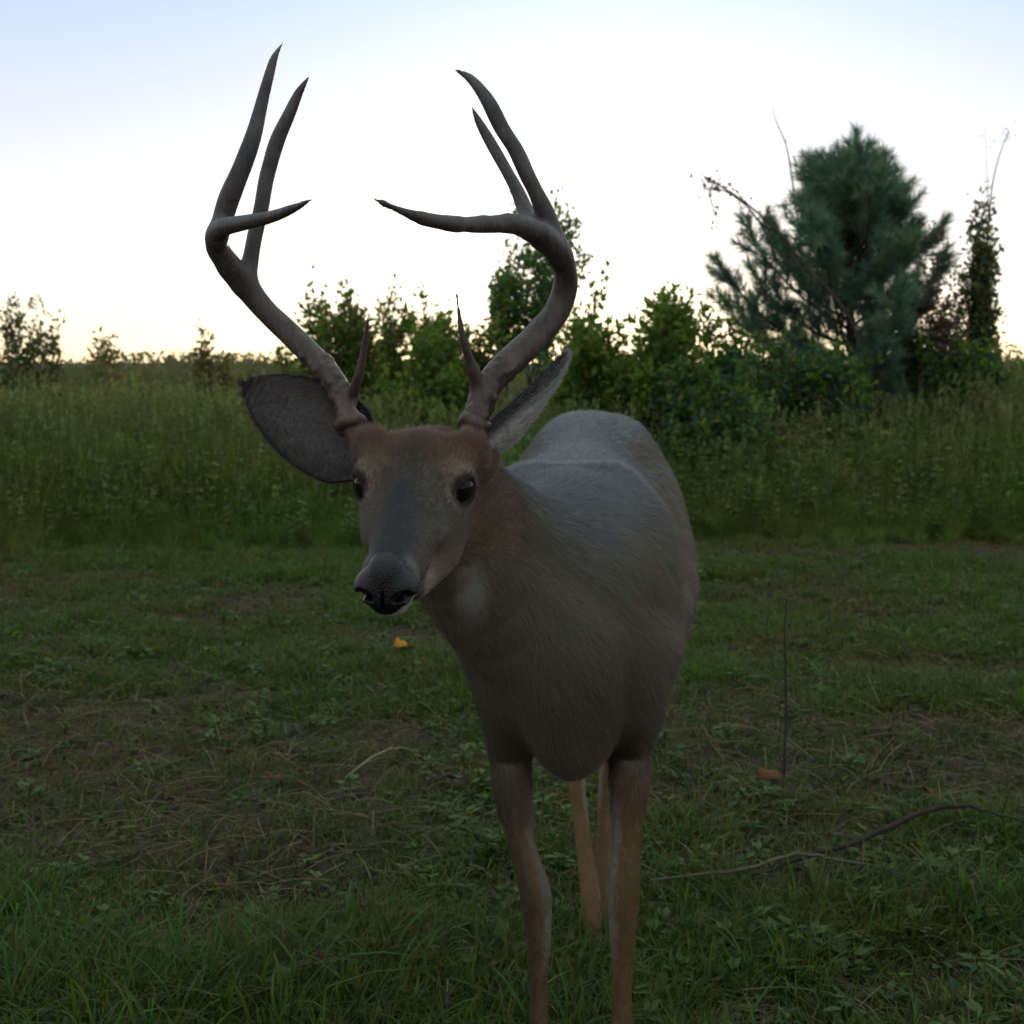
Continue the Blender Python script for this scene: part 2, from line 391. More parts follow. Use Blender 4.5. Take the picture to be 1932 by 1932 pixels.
# ------------------------------------------------------------------ tall grass bank behind the field
def bank_front(x):
    return 8.7 + 0.35 * (vnoise(x * 0.8 + 9, x * 0, 21) - 0.5) + np.where(x > 0, 0.6, 0) * np.clip(x / 1.0, 0, 1)
def bank_height(x, y):
    left = np.clip(-x / 3.0, 0, 1); right = np.clip((x - 1.2) / 2.0, 0, 1)
    return 0.66 + 0.15 * left + 0.24 * right + 0.26 * (vnoise(x * 1.1, y * 0.8, 22) - 0.5) + 0.12 * (vnoise(x * 3, y * 2, 23) - 0.5)
def tall_tuft(n, h, straw, seed_heads):
    s = Soup(); r = 0.17 * np.sqrt(rng.random(n)); a = rng.random(n) * 6.283
    base = np.stack([r * np.cos(a), r * np.sin(a), np.full(n, -0.02)], 1)
    hh = h * rng.uniform(0.45, 1.0, n)
    cols = np.array([(0.150, 0.200, 0.055), (0.125, 0.185, 0.050), (0.175, 0.205, 0.065), (0.100, 0.165, 0.045)])[rng.integers(0, 4, n)] * rng.uniform(0.7, 1.2, (n, 1))
    k = rng.random(n) < straw; cols[k] = np.array([0.19, 0.185, 0.085]) * rng.uniform(0.7, 1.1, (k.sum(), 1))
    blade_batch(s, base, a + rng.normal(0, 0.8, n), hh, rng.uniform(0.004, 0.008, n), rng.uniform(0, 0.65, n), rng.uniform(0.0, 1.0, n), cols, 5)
    for _ in range(seed_heads):
        a0 = rng.random() * 6.283; b = np.array([math.cos(a0), math.sin(a0), 0]) * 0.1 * rng.random(); l = rng.uniform(0.02, 0.12)
        top = b + np.array([math.cos(a0) * l, math.sin(a0) * l, h * rng.uniform(0.9, 1.12)])
        tube(s, [b, b * 0.5 + top * 0.5, top], [0.0016, 0.0013, 0.001], (0.13, 0.15, 0.06), 3)
        for q in range(16):
            p = top - np.array([0, 0, 0.16]) * rng.random() + rng.normal(0, 0.010, 3); d = rng.normal(0, 0.010, 3)
            s.add([p, p + d + np.array([0, 0, 0.02]), p + np.array([0.004, 0, 0.022])], [(0, 1, 2)], np.array((0.150, 0.165, 0.070)) * rng.uniform(0.7, 1.2))
    return s.mesh('tall_grass_tuft', M_blade)
def make_bank():
    protos = [tall_tuft(70, 1.0, 0.08, 2), tall_tuft(60, 1.0, 0.12, 3), tall_tuft(80, 0.85, 0.05, 0), tall_tuft(50, 1.05, 0.2, 4)]
    n = 15000; y = 8.3 + 9.5 * rng.random(n) ** 1.5; x = (rng.random(n) * 2 - 1) * (y * 0.42 + 0.6)
    k = y > bank_front(x) + 0.22 * rng.normal(0, 1, n); x, y = x[k], y[k]; n = len(x)
    h = bank_height(x, y) * np.clip(1 - .05 * (y - 10.5), .6, 1) * np.clip(0.30 + (y - bank_front(x)) * 0.48, 0.22, 1.0) * rng.uniform(0.72, 1.10, n)
    rot = np.stack([rng.normal(0, 0.09, n), rng.normal(0, 0.09, n), rng.random(n) * 6.283], 1)
    scatter('tall_grass', protos, np.stack([x, y, gz(x, y)], 1), rot, np.stack([h * 1.1, h * 1.1, h], 1), rng.integers(0, 4, n),
            'bank of tall seeding grass at the back of the field', 'tall grass')
    # leafy weeds mixed in, thicker on the right and along the foot of the bank
    def tall_weed(h, c):
        s = Soup()
        P = cr([(0, 0, 0), (rng.normal(0, .03), rng.normal(0, .03), h * .5), (rng.normal(0, .06), rng.normal(0, .06), h)], 4)
        tube(s, P, np.linspace(0.004, 0.0015, len(P)), (0.06, 0.06, 0.03), 4)
        for q in range(46):
            f = rng.uniform(0.2, 1); p = P[int(f * (len(P) - 1))] + 0; a = rng.random() * 6.283; l = rng.uniform(0.05, 0.10) * (1.2 - 0.6 * f)
            d = nrm([math.cos(a), math.sin(a), rng.uniform(-0.1, 0.6)]); sd_ = nrm(np.cross(d, [0, 0, 1])) * l * 0.22
            s.add([p, p + d * l * .45 + sd_, p + d * l, p + d * l * .45 - sd_], [(0, 1, 2), (0, 2, 3)], np.array(c) * rng.uniform(0.6, 1.3))
        return s.mesh('tall_weed', M_leaf)
    wp = [tall_weed(0.8, (0.09, 0.155, 0.04)), tall_weed(0.7, (0.12, 0.175, 0.04)), tall_weed(0.9, (0.08, 0.14, 0.045)), tall_weed(0.6, (0.15, 0.18, 0.05))]
    n = 5200; y = 8.3 + 6 * rng.random(n) ** 1.6; x = (rng.random(n) * 2 - 1) * (y * 0.40 + 0.4)
    k = (y > bank_front(x) - 0.15) & (rng.random(n) < np.where(x > 0.3, 1.0, 0.5)); x, y = x[k], y[k]; n = len(x)
    s_ = rng.uniform(0.5, 1.05, n) * np.clip(0.5 + (y - bank_front(x)) * 0.6, 0.35, 1.0)
    rot = np.stack([rng.normal(0, 0.12, n), rng.normal(0, 0.12, n), rng.random(n) * 6.283], 1)
    scatter('leafy_weeds', wp, np.stack([x, y, gz(x, y)], 1), rot, s_[:, None] * np.ones((1, 3)), rng.integers(0, 4, n),
            'leafy wild weeds growing through the tall grass bank', 'weeds')
make_bank()

# ------------------------------------------------------------------ shrubs and trees
def leaf_batch(soup, P, D, l, wd, cols, fold=0.25):
    """P base points, D direction, folded rhomb leaves"""
    n = len(P); D = D / (np.linalg.norm(D, axis=1)[:, None] + 1e-9)
    R = rng.normal(0, 1, (n, 3)); S = np.cross(D, R); S /= np.linalg.norm(S, axis=1)[:, None] + 1e-9; U = np.cross(S, D)
    L_, Wd = l[:, None], wd[:, None]
    V = np.stack([P, P + D * L_ * .45 + S * Wd * .5 + U * Wd * fold, P + D * L_, P + D * L_ * .45 - S * Wd * .5 + U * Wd * fold, P + D * L_ * .5], 1)
    off = (np.arange(n) * 5)[:, None]
    F = np.concatenate([np.array([[0, 1, 4]]) + off, np.array([[1, 2, 4]]) + off, np.array([[2, 3, 4]]) + off, np.array([[3, 0, 4]]) + off])
    soup.add(V.reshape(-1, 3), F, np.repeat(cols, 5, 0))

def grow(soup, p, d, length, r, depth, tips, bend=0.25, col=(0.06, 0.045, 0.035), split=3, upw=0.25, ratio=0.68):
    n = 5; pts = [np.array(p, float)]; d = nrm(d)
    for k in range(n):
        d = nrm(d + rng.normal(0, bend * 0.5, 3) + np.array([0, 0, upw * 0.2])); pts.append(pts[-1] + d * length / n)
    rr = np.linspace(r, r * 0.55, len(pts)); tube(soup, pts, rr, np.array(col), 5 if depth > 1 else 4)
    for k in range(1, len(pts)): tips.append((pts[k], d, depth))
    if depth <= 0: return
    for k in range(split):
        q = pts[-1] if k == 0 else pts[rng.integers(2, len(pts))]
        nd = nrm(d + rng.normal(0, 0.55, 3) + np.array([0, 0, upw]))
        grow(soup, q, nd, length * ratio * rng.uniform(0.75, 1.15), rr[-1] * 0.8, depth - 1, tips, bend, col, split, upw, ratio)

def shrub(name, label, cat, x, y, height, width, leaves, lsize, cols, group=None, stems=4, bark=(0.06, 0.045, 0.035), depth=3, spread=0.6, density_bias=0.0, upw=0.25, split=3, sunk=0.0):
    z0 = float(gz(x, y)) - sunk
    root = empty(name, (x, y, z0)); tag(root, label, cat, group)
    sb = Soup(); tips = []
    seg = height * 0.36
    for k in range(stems):
        a = 2 * math.pi * (k + rng.random()) / max(stems, 1)
        d = np.array([math.cos(a) * spread * rng.random(), math.sin(a) * spread * rng.random(), 1.0])
        grow(sb, (rng.normal(0, .03), rng.normal(0, .03), 0), d, seg * rng.uniform(0.8, 1.15), 0.012 * height / 2 + 0.004, depth, tips, 0.22, bark, split, upw)
    V = np.concatenate(sb.v); zmax = np.percentile(np.array([t[0][2] for t in tips]), 99.4); xr = np.abs(V[:, 0]).max()
    sx = width * 0.5 / xr; sz = height / zmax
    for i in range(len(sb.v)): sb.v[i] = sb.v[i] * np.array([sx, sx, sz]) 
    P = np.array([t[0] for t in tips]) * np.array([sx, sx, sz]); dp = np.array([t[2] for t in tips]); D = np.array([t[1] for t in tips])
    wgt = np.where(dp <= 1, 1.0, 0.12) * (P[:, 2] / height > 0.08); wgt = wgt / wgt.sum()
    clump = vnoise(P[:, 0] * 3.5 + 9, P[:, 2] * 3.5 + P[:, 1] * 2, 31); wgt = wgt * (0.25 + clump); wgt /= wgt.sum()
    me = sb.mesh('stems', M_bark, True)
    off = np.array([x, y, z0]); 
    o = link('trunk', me, root); o.matrix_parent_inverse = Matrix.Identity(4)
    leaves = int(leaves * 1.5)
    if leaves:
        s = Soup(); pick = rng.choice(len(P), leaves, p=wgt); B = P[pick] + rng.normal(0, 0.028 * height / 2 + 0.01, (leaves, 3))
        Dl = D[pick] * 0.6 + rng.normal(0, 0.6, (leaves, 3)) + np.array([0, 0, -0.05])
        l = lsize * rng.uniform(0.6, 1.3, leaves); cc = np.array(cols)[rng.integers(0, len(cols), leaves)] * rng.uniform(0.7, 1.3, (leaves, 1))
        leaf_batch(s, B, Dl, l, l * rng.uniform(0.45, 0.6, leaves), cc)
        o = link('crown', s.mesh('crown', M_leaf), root); o.matrix_parent_inverse = Matrix.Identity(4)
    return root

def px2x(px, Y): return (px - 966.0) / FPX * Y
def ztop(py, Y): return W(966, py, Y)[2]
GA = [(0.085, 0.160, 0.030), (0.115, 0.185, 0.032), (0.06, 0.13, 0.030), (0.15, 0.185, 0.04)]
GD = [(0.040, 0.085, 0.036), (0.034, 0.075, 0.042), (0.055, 0.10, 0.036)]
GO = [(0.15, 0.155, 0.045), (0.12, 0.14, 0.045), (0.15, 0.09, 0.05), (0.09, 0.11, 0.04)]
GB = [(0.045, 0.105, 0.055), (0.04, 0.09, 0.06), (0.065, 0.125, 0.06)]

def at_shrub(name, label, cat, px, top, wpx, Y, leaves, lsize, cols, **k):
    x = px2x(px, Y); h = ztop(top, Y) - float(gz(x, Y)); return shrub(name, label, cat, x, Y, h, wpx / FPX * Y, leaves, lsize, cols, **k)

def make_shrubs():
    G = 'wild shrubs along the back of the field'
    A = at_shrub
    A('sapling', 'dark leafy sapling with two upright spires at the left edge of the field', 'sapling', 105, 612, 80, 13.5, 380, .055, GD + GO, group=G, stems=3, spread=.25, upw=.5)
    A('sapling', 'tallest narrow sapling in the far left clump, its tip above the grass', 'sapling', 62, 572, 60, 13.2, 380, .055, GD + GO, group=G, stems=2, spread=.2, upw=.6)
    A('sapling', 'leafy sapling cut by the left edge of the photo', 'sapling', 14, 580, 80, 13.0, 480, .055, GD + GO, group=G, stems=2, spread=.25, upw=.5)
    A('shrub', 'thin twiggy shrub standing alone between left saplings and the pale bush', 'shrub', 210, 640, 90, 12.2, 520, .055, GO, group=G, stems=4, spread=.45, upw=.4)
    A('shrub', 'low brushy shrub on the skyline right of the thin twiggy one', 'shrub', 290, 700, 150, 13.5, 700, .050, GO, group=G, stems=4, spread=.8)
    A('shrub', 'yellow green airy shrub on the skyline left of the deer ear', 'shrub', 402, 635, 115, 12.2, 950, .055, GO, group=G, stems=5, spread=.45, upw=.4)
    A('shrub', 'small brown tinged shrub right beside the deer ear against the glow', 'shrub', 480, 690, 110, 13.5, 600, .05, GO, group=G, stems=4, spread=.6)
    A('shrub', 'leafy shrub behind the lower curve of the left antler', 'shrub', 612, 560, 230, 12.0, 2500, .060, GO + GA, group=G, stems=10, spread=.8)
    A('shrub', 'loose shrub with bare top twigs between the two antlers', 'shrub', 735, 570, 180, 12.5, 2000, .055, GO + GA, group=G, stems=8, spread=.6)
    A('shrub', 'bright green bushy shrub showing between the antlers above the forehead', 'shrub', 790, 625, 250, 11.5, 3200, .065, GA, group=G, stems=10, spread=.9)
    A('shrub', 'round shrub left of the right antler base', 'shrub', 880, 615, 160, 11.8, 2000, .06, GA + GO, group=G, stems=8, spread=.7)
    A('sapling', 'shorter leafy sapling left of the tall one, inside the curve of the right antler', 'sapling', 955, 468, 105, 12.9, 1500, .055, GB + GA, group=G, stems=3, spread=.3, upw=.4)
    A('sapling', 'tall leafy sapling rising behind the curve of the right antler', 'sapling', 1010, 395, 185, 12.6, 2600, .060, GB + GA, group=G, stems=3, spread=.35, upw=.4)
    A('shrub', 'broad leaved shrub right of the right antler', 'shrub', 1130, 572, 200, 11.5, 3000, .075, GA, group=G, stems=9, spread=.8)
    A('shrub', 'dense bright green shrub between antler and pine', 'shrub', 1240, 565, 240, 11.3, 3800, .075, GA, group=G, stems=10, spread=.8)
    A('shrub', 'leafy shrub at the left foot of the pine', 'shrub', 1345, 600, 190, 12.0, 2200, .065, GA + GD, group=G, stems=9, spread=.8)
    A('shrub', 'dark low shrub in front of the pine foot', 'shrub', 1330, 655, 300, 10.9, 3400, .06, GA + GB, group=G, stems=7, spread=1.0)
    A('shrub', 'dark shrub under the right side of the pine', 'shrub', 1700, 600, 220, 12.6, 2600, .06, GD + GA, group=G, stems=6, spread=.9)
    A('shrub', 'yellow green shrub just right of the left antler base', 'shrub', 665, 590, 170, 11.9, 2200, .06, GA + GO, group=G, stems=9, spread=.8)
    A('shrub', 'leafy shrub directly behind the gap between the brow tines', 'shrub', 825, 585, 150, 12.1, 1900, .06, GA + GO, group=G, stems=9, spread=.7)
    A('shrub', 'leafy green shrub hiding the lower trunk of the pine', 'shrub', 1580, 655, 330, 11.6, 3600, .06, GA + GB, group=G, stems=10, spread=1.0)
    A('shrub', 'low shrub filling the gap left of the pine trunk', 'shrub', 1460, 640, 220, 11.9, 2400, .06, GA + GB, group=G, stems=9, spread=.9)
    A('shrub', 'reddish sparse shrub between the pine and the slender sapling', 'shrub', 1778, 430, 110, 12.1, 1000, .05, [(0.12, 0.07, 0.055), (0.10, 0.06, 0.06), (0.09, 0.10, 0.05)], group=G, stems=5, spread=.4, upw=.5)
    A('sapling', 'slender vine covered sapling with bare wispy top at the right', 'sapling', 1845, 390, 105, 12.4, 2800, .055, GD + GO, group=G, stems=5, spread=.25, upw=.6)
    A('shrub', 'low shrub at the right edge against the orange glow', 'shrub', 1910, 660, 120, 12.8, 900, .055, GO + GA, group=G, stems=4, spread=.7)
    A('shrub', 'green shrub at the foot of the slender sapling', 'shrub', 1800, 640, 200, 11.8, 2300, .06, GA + GD, group=G, stems=5, spread=.9)
make_shrubs()

def make_pine():
    Y = 12.8; x = px2x(1602, Y); z0 = float(gz(x, Y)); H = (ztop(243, Y) - z0) * 0.98
    root = empty('pine_tree', (x, Y, z0)); tag(root, 'young pine with bushy blue green needles standing above the tall grass', 'pine tree')
    tr = Soup(); P = cr([(0, 0, 0), (0.03, 0, H * .3), (-0.03, 0.02, H * .6), (0, 0, H * .97)], 6)
    tube(tr, P, np.linspace(0.075, 0.010, len(P)), (0.055, 0.042, 0.035), 9)
    o = link('trunk', tr.mesh('trunk', M_bark, True), root); o.matrix_parent_inverse = Matrix.Identity(4)
    nd = Soup(); base_n, dir_n, len_n, col_n = [], [], [], []
    def shoot(p, d, L_, dens=1.0):
        """bottle-brush of long needles round a twig"""
        n = int(120 * L_ / 0.3 * dens) + 20; t = rng.random(n) ** 0.8
        b = p + d * (t * L_)[:, None]
        r = rng.normal(0, 1, (n, 3)); r -= d * (r @ d)[:, None]; r /= np.linalg.norm(r, axis=1)[:, None]
        dd = d * rng.uniform(0.55, 1.3, n)[:, None] + r * rng.uniform(0.5, 0.9, n)[:, None]
        base_n.append(b); dir_n.append(dd); len_n.append(rng.uniform(0.09, 0.17, n))
        c = np.array([(0.105, 0.185, 0.120), (0.085, 0.165, 0.115), (0.13, 0.195, 0.105)])[rng.integers(0, 3)] * rng.uniform(0.75, 1.25)
        col_n.append(np.tile(c, (n, 1)) * rng.uniform(0.8, 1.2, (n, 1)))
    limbs = []
    nl = 52
    for k in range(nl):
        f = 0.05 + 0.75 * (k / (nl - 1)) ** 0.9
        z = H * f; a = k * 2.399 + rng.normal(0, 0.3)
        prof = 1.30 * (1 - max(0, (f - 0.36) / 0.58) ** 1.3) if f > 0.36 else 1.30 - 0.3 * (0.36 - f)
        side = math.cos(a)
        L_ = prof * rng.uniform(0.70, 1.05)
        if side > 0.1: L_ *= 0.74
        if side < -0.2: L_ *= (1.0 if f < .5 else .85)
        rise = 0.35 + 0.75 * f
        p0 = np.array([0, 0, z]); d0 = nrm([math.cos(a), math.sin(a), rise * 0.55])
        pts = [p0]; d = d0
        for q in range(8):
            d = nrm(d + np.array([0, 0, 0.08]) + rng.normal(0, 0.05, 3)); pts.append(pts[-1] + d * L_ / 8)
        limbs.append((pts, 0.018 * (1.1 - f) + 0.006))
        for q in range(2, 9):
            ns = 4 if q > 3 else 2
            for _ in range(ns):
                dd = nrm(d + rng.normal(0, 0.55, 3) + np.array([0, 0, 0.45])); l = rng.uniform(0.16, 0.34)
                q0 = pts[q]; q1 = q0 + dd * l * 0.9
                limbs.append(([q0, q0 * .5 + q1 * .5 + rng.normal(0, .01, 3), q1], 0.0045))
                shoot(q0 + dd * l * 0.25, dd, l * 0.8, 0.75)
        shoot(pts[-1], nrm(d + np.array([0, 0, 0.5])), 0.30, 1.3)
    shoot(np.array([0, 0, H * 0.90]), np.array([0, 0, 1.0]), 0.34, 2.0)
    for k in range(5):
        a = k * 1.256 + .3; shoot(np.array([0, 0, H * 0.89]), nrm([math.cos(a) * .6, math.sin(a) * .6, 1.0]), 0.30, 1.4)
    for pts, r in limbs:
        s = Soup(); 
    sl = Soup()
    for pts, r in limbs:
        if r > 0.005:
            s = Soup(); tube(s, pts, np.linspace(r, r * .3, len(pts)), (0.05, 0.04, 0.033), 5)
            o = link('limb', s.mesh('limb', M_bark, True), root); o.matrix_parent_inverse = Matrix.Identity(4)
        else: tube(sl, pts, np.linspace(r, r * .5, len(pts)), (0.055, 0.045, 0.03), 3)
    o = link('twigs', sl.mesh('twigs', M_bark), root); o.matrix_parent_inverse = Matrix.Identity(4)
    B = np.concatenate(base_n); D = np.concatenate(dir_n); l = np.concatenate(len_n); C = np.concatenate(col_n)
    D /= np.linalg.norm(D, axis=1)[:, None]; n = len(B); S = np.cross(D, rng.normal(0, 1, (n, 3))); S /= np.linalg.norm(S, axis=1)[:, None]
    wd = 0.0034
    V = np.stack([B - S * wd, B + S * wd, B + D * l[:, None] + np.array([0, 0, -0.006])], 1)
    nd.add(V.reshape(-1, 3), np.arange(n * 3).reshape(-1, 3), np.repeat(C, 3, 0))
    o = link('crown', nd.mesh('crown', M_needle), root); o.matrix_parent_inverse = Matrix.Identity(4)
    print('pine needles', n)
make_pine()

def path_thing(name, label, cat, Y, paths, col, leaves=0, lsize=.04, lcols=GO, yoff=0.0, group=None, mat=None):
    """bare stems traced as 3-D curves standing at distance Y"""
    p0 = W(paths[0][0][0], paths[0][0][1], Y)
    x = p0[0]; z0 = float(gz(x, Y)); root = empty(name, (x, Y, z0)); tag(root, label, cat, group)
    s = Soup(); allp = []
    for path in paths:
        q = cr([list(W(px, py, Y + dy)) + [r] for px, py, dy, r in path], 5)
        tube(s, q[:, :3] - np.array([x, Y, z0]), np.maximum(q[:, 3], 0.0008), col, 5); allp.append(q[:, :3] - np.array([x, Y, z0]))
    o = link('stem', s.mesh('stem', mat or M_bark, True), root); o.matrix_parent_inverse = Matrix.Identity(4)
    if leaves:
        A = np.concatenate(allp); k = rng.integers(0, len(A), leaves); l = lsize * rng.uniform(.5, 1.3, leaves); s = Soup()
        leaf_batch(s, A[k] + rng.normal(0, 0.035, (leaves, 3)), rng.normal(0, 1, (leaves, 3)), l, l * .5, np.array(lcols)[rng.integers(0, len(lcols), leaves)] * rng.uniform(.6, 1.3, (leaves, 1)))
        o = link('foliage', s.mesh('foliage', M_leaf), root); o.matrix_parent_inverse = Matrix.Identity(4)
    return root

def make_bare():
    path_thing('bare_sapling', 'dead arching sapling hung with thin vines leaning left across the pine', 'dead sapling', 12.0,
        [[(1640, 800, 0, .014), (1620, 640, 0, .013), (1575, 560, 0, .012), (1530, 515, 0, .011), (1470, 440, -.05, .010), (1410, 385, -.1, .009), (1345, 342, -.1, .007), (1312, 322, -.1, .002)],
         [(1470, 440, 0, .008), (1440, 425, 0, .008), (1400, 380, 0, .007), (1365, 360, 0, .006), (1338, 352, 0, .004)],
         [(1345, 342, 0, .006), (1340, 370, 0, .006), (1348, 400, 0, .004), (1352, 440, 0, .002)],
         [(1400, 372, 0, .005), (1370, 345, 0, .004), (1345, 350, 0, .002)],
         [(1530, 515, 0, .008), (1490, 495, 0, .007), (1450, 450, .05, .006), (1420, 400, .05, .005), (1385, 372, .1, .003)],
         [(1500, 480, 0, .006), (1480, 500, 0, .005), (1462, 540, 0, .002)]], (0.07, 0.05, 0.05), 260, .045, [(0.07, 0.06, 0.05), (0.05, 0.06, 0.035)])
    path_thing('bare_sapling', 'single bare leaning stem poking up left of the pine top', 'dead sapling', 13.4,
        [[(1545, 780, 0, .012), (1530, 600, 0, .011), (1505, 420, 0, .009), (1492, 320, 0, .008), (1482, 270, 0, .007), (1465, 230, 0, .005), (1455, 195, 0, .0015)],
         [(1482, 270, 0, .004), (1487, 255, 0, .003), (1484, 240, 0, .001)]], (0.075, 0.06, 0.055))
    path_thing('bare_sapling', 'wispy bare stem with curled tip above the slender sapling at the right', 'dead sapling', 12.5,
        [[(1850, 760, 0, .012), (1858, 560, 0, .010), (1866, 420, 0, .008), (1874, 340, 0, .006), (1890, 280, 0, .004), (1902, 250, 0, .003), (1896, 242, 0, .002), (1888, 258, 0, .0015)],
         [(1866, 400, 0, .005), (1862, 330, 0, .003), (1859, 235, 0, .001)],
         [(1895, 265, 0, .002), (1908, 262, 0, .002), (1906, 250, 0, .001)], [(1872, 350, 0, .004), (1855, 365, 0, .002), (1850, 390, 0, .001)]],
        (0.07, 0.055, 0.05), 40, .03)
make_bare()

def far_wood():
    """soft far shrub line closing the horizon"""
    s = Soup(); n = 42000
    x = rng.uniform(-34, 34, n); y = rng.uniform(38, 56, n); top = 0.25 + 0.8 * vnoise(x * 0.45, x * 0, 41) + 0.6 * vnoise(x * 1.5, x * 0 + 3, 42)
    z = gz(x, y) + top * rng.random(n) ** 0.7
    leaf_batch(s, np.stack([x, y, z], 1), rng.normal(0, 1, (n, 3)), rng.uniform(.10, .24, n), rng.uniform(.06, .14, n), np.array([(0.10, 0.12, 0.045), (0.08, 0.10, 0.04), (0.12, 0.11, 0.05)])[rng.integers(0, 3, n)])
    tag(link('distant_brush', s.mesh('distant_brush', M_leaf)), 'low distant brush line beyond the field', 'brush', None, 'stuff')
far_wood()

# ------------------------------------------------------------------ small single things on the field
def ground_hit(px, py):
    Y = 3.0
    for _ in range(30):
        a, b = px - 966.0, 966.0 - py; dy = FPX * _c + b * _s; dz = -FPX * _s + b * _c
        X = a * Y / dy; Y = (float(gz(X, Y)) - CAM_H) * dy / dz
    return a * Y / dy, Y, float(gz(a * Y / dy, Y))

def make_details():
    def stick(label, pts, rads, col, branches=()):
        P = []
        for px, py, dz in pts: x, y, z = ground_hit(px, py); P.append((x, y, z + dz + .035))
        P = np.array(P); root = empty('fallen_branch', P[0]); tag(root, label, 'branch', 'fallen branches on the turf')
        s = Soup(); q = cr(np.concatenate([P - P[0], np.array(rads)[:, None]], 1), 5)
        q[:, :3] += rng.normal(0, 0.0015, (len(q), 3)); tube(s, q[:, :3], q[:, 3], col, 7)
        o = link('stem', s.mesh('stem', M_bark, True), root); o.matrix_parent_inverse = Matrix.Identity(4)
        for br in branches:
            B = []
            for px, py, dz in br: x, y, z = ground_hit(px, py); B.append(np.array((x, y, z + dz)) - P[0])
            s = Soup(); q = cr(B, 4); tube(s, q, np.linspace(.0035, .0012, len(q)), col, 5)
            o = link('twig', s.mesh('twig', M_bark, True), root); o.matrix_parent_inverse = Matrix.Identity(4)
    stick('long dark fallen branch arching over the turf at the right', [(1400, 1700, .012), (1500, 1672, .02), (1620, 1640, .03), (1720, 1605, .045), (1800, 1588, .05), (1865, 1590, .04), (1960, 1606, .02)],
          [.003, .005, .0062, .0062, .005, .004, .002], (0.030, 0.024, 0.020), [[(1620, 1640, .03), (1680, 1650, .03), (1740, 1640, .02)], [(1800, 1588, .05), (1840, 1600, .03), (1880, 1620, .01)]])
    stick('pale thin fallen twig below the long dark branch', [(1225, 1700, .01), (1400, 1690, .02), (1500, 1668, .03), (1580, 1680, .03), (1680, 1690, .02)], [.003, .004, .004, .0035, .002], (0.09, 0.08, 0.055))
    stick('pale curved twig lying in the worn grass at the left', [(650, 1500, .01), (700, 1470, .02), (745, 1452, .025), (790, 1448, .01)], [.002, .0035, .003, .0015], (0.15, 0.13, 0.09))
    # upright stalk
    x, y, z = ground_hit(1478, 1480); root = empty('dry_stalk', (x, y, z)); tag(root, 'thin dark upright dry stalk standing alone right of the deer', 'stalk')
    top = W(1478, 1130, y)[2] - z; s = Soup()
    q = cr([(0, 0, -.02, .0034), (.003, 0, top * .4, .003), (-.004, 0, top * .8, .0024), (0, 0, top, .0016)], 5); tube(s, q[:, :3], q[:, 3], (0.03, 0.03, 0.03), 6)
    o = link('stem', s.mesh('stem', M_bark, True), root); o.matrix_parent_inverse = Matrix.Identity(4)
    for sx in (-1, 1):
        s = Soup(); q = cr([(0, 0, top * .93), (.008 * sx, 0, top * .97), (.018 * sx, 0, top * 1.03)], 4); tube(s, q, np.linspace(.0014, .0006, len(q)), (0.05, 0.045, 0.04), 4)
        o = link('twig', s.mesh('twig', M_bark, True), root); o.matrix_parent_inverse = Matrix.Identity(4)
    for pp in ([(1478, 1330, 0), (1462, 1270, .02), (1446, 1200, .03), (1424, 1112, .03)], [(1478, 1240, 0), (1488, 1190, .01), (1506, 1115, .02)], [(1478, 1400, 0), (1494, 1350, .0), (1512, 1300, .01)], [(1446, 1200, .03), (1448, 1160, .03), (1456, 1120, .03)]):
        s = Soup(); q = cr([list(W(a_, b_, y + c_) - np.array([x, y, z])) for a_, b_, c_ in pp], 4); tube(s, q, np.linspace(.0014, .0005, len(q)), (0.05, 0.04, 0.035), 4)
        o = link('twig', s.mesh('twig', M_bark, True), root); o.matrix_parent_inverse = Matrix.Identity(4)
    # fallen leaves one can pick out
    def leaf(label, px, py, size, col, rz, tilt, lift=.02):
        x, y, z = ground_hit(px, py); s = Soup(); n = 14; V = [(0, 0, 0.004)]; 
        for k in range(n):
            a = 2 * math.pi * k / n; r = size * (0.5 + 0.12 * math.cos(2 * a) + 0.05 * math.cos(5 * a + 1)); V.append((r * math.cos(a), r * .72 * math.sin(a), size * .10 * math.sin(3 * a + rz) + size * .1 * abs(math.sin(a))))
        F = [(0, 1 + k, 1 + (k + 1) % n) for k in range(n)]; s.add(V, F, col)
        root = link('fallen_leaf', s.mesh('fallen_leaf', M_dead, True)); root.location = (x, y, z + lift + .025); root.rotation_euler = (tilt, 0.2, rz)
        sol = root.modifiers.new('thickness', 'SOLIDIFY'); sol.thickness = 0.0008
        tag(root, label, 'leaf', 'single fallen leaves on the turf')
        s2 = Soup(); q = cr([(-size * .45, 0, .004), (-size * .7, .004, .004), (-size * .95, .002, .0)], 3); tube(s2, q, np.full(len(q), .0009), np.array(col) * .7, 4)
        st = bpy.data.objects.new('stalk', s2.mesh('stalk', M_dead)); COL.objects.link(st); st.parent = root
    leaf('large rust orange fallen leaf near the foot of the dry stalk', 1450, 1502, .062, (0.13, 0.052, 0.020), .5, .55, .03)
    leaf('bright yellow orange leaf in the grass just below the deer chin', 757, 1248, .075, (0.42, 0.20, 0.03), 1.2, .8, .04)
    leaf('reddish brown leaf lying in the worn patch left of the deer', 575, 1490, .05, (0.10, 0.042, 0.028), 2.1, .4)
    leaf('smaller reddish brown leaf beside the larger one in the worn patch', 520, 1500, .04, (0.09, 0.040, 0.028), .2, .3)
    leaf('purple grey curled leaf in the worn patch close to the deer', 850, 1500, .055, (0.11, 0.09, 0.10), 2.6, .5)
    leaf('brown leaf low in the grass under the left leg side', 610, 1885, .04, (0.10, 0.045, 0.028), 1.0, .7, .05)
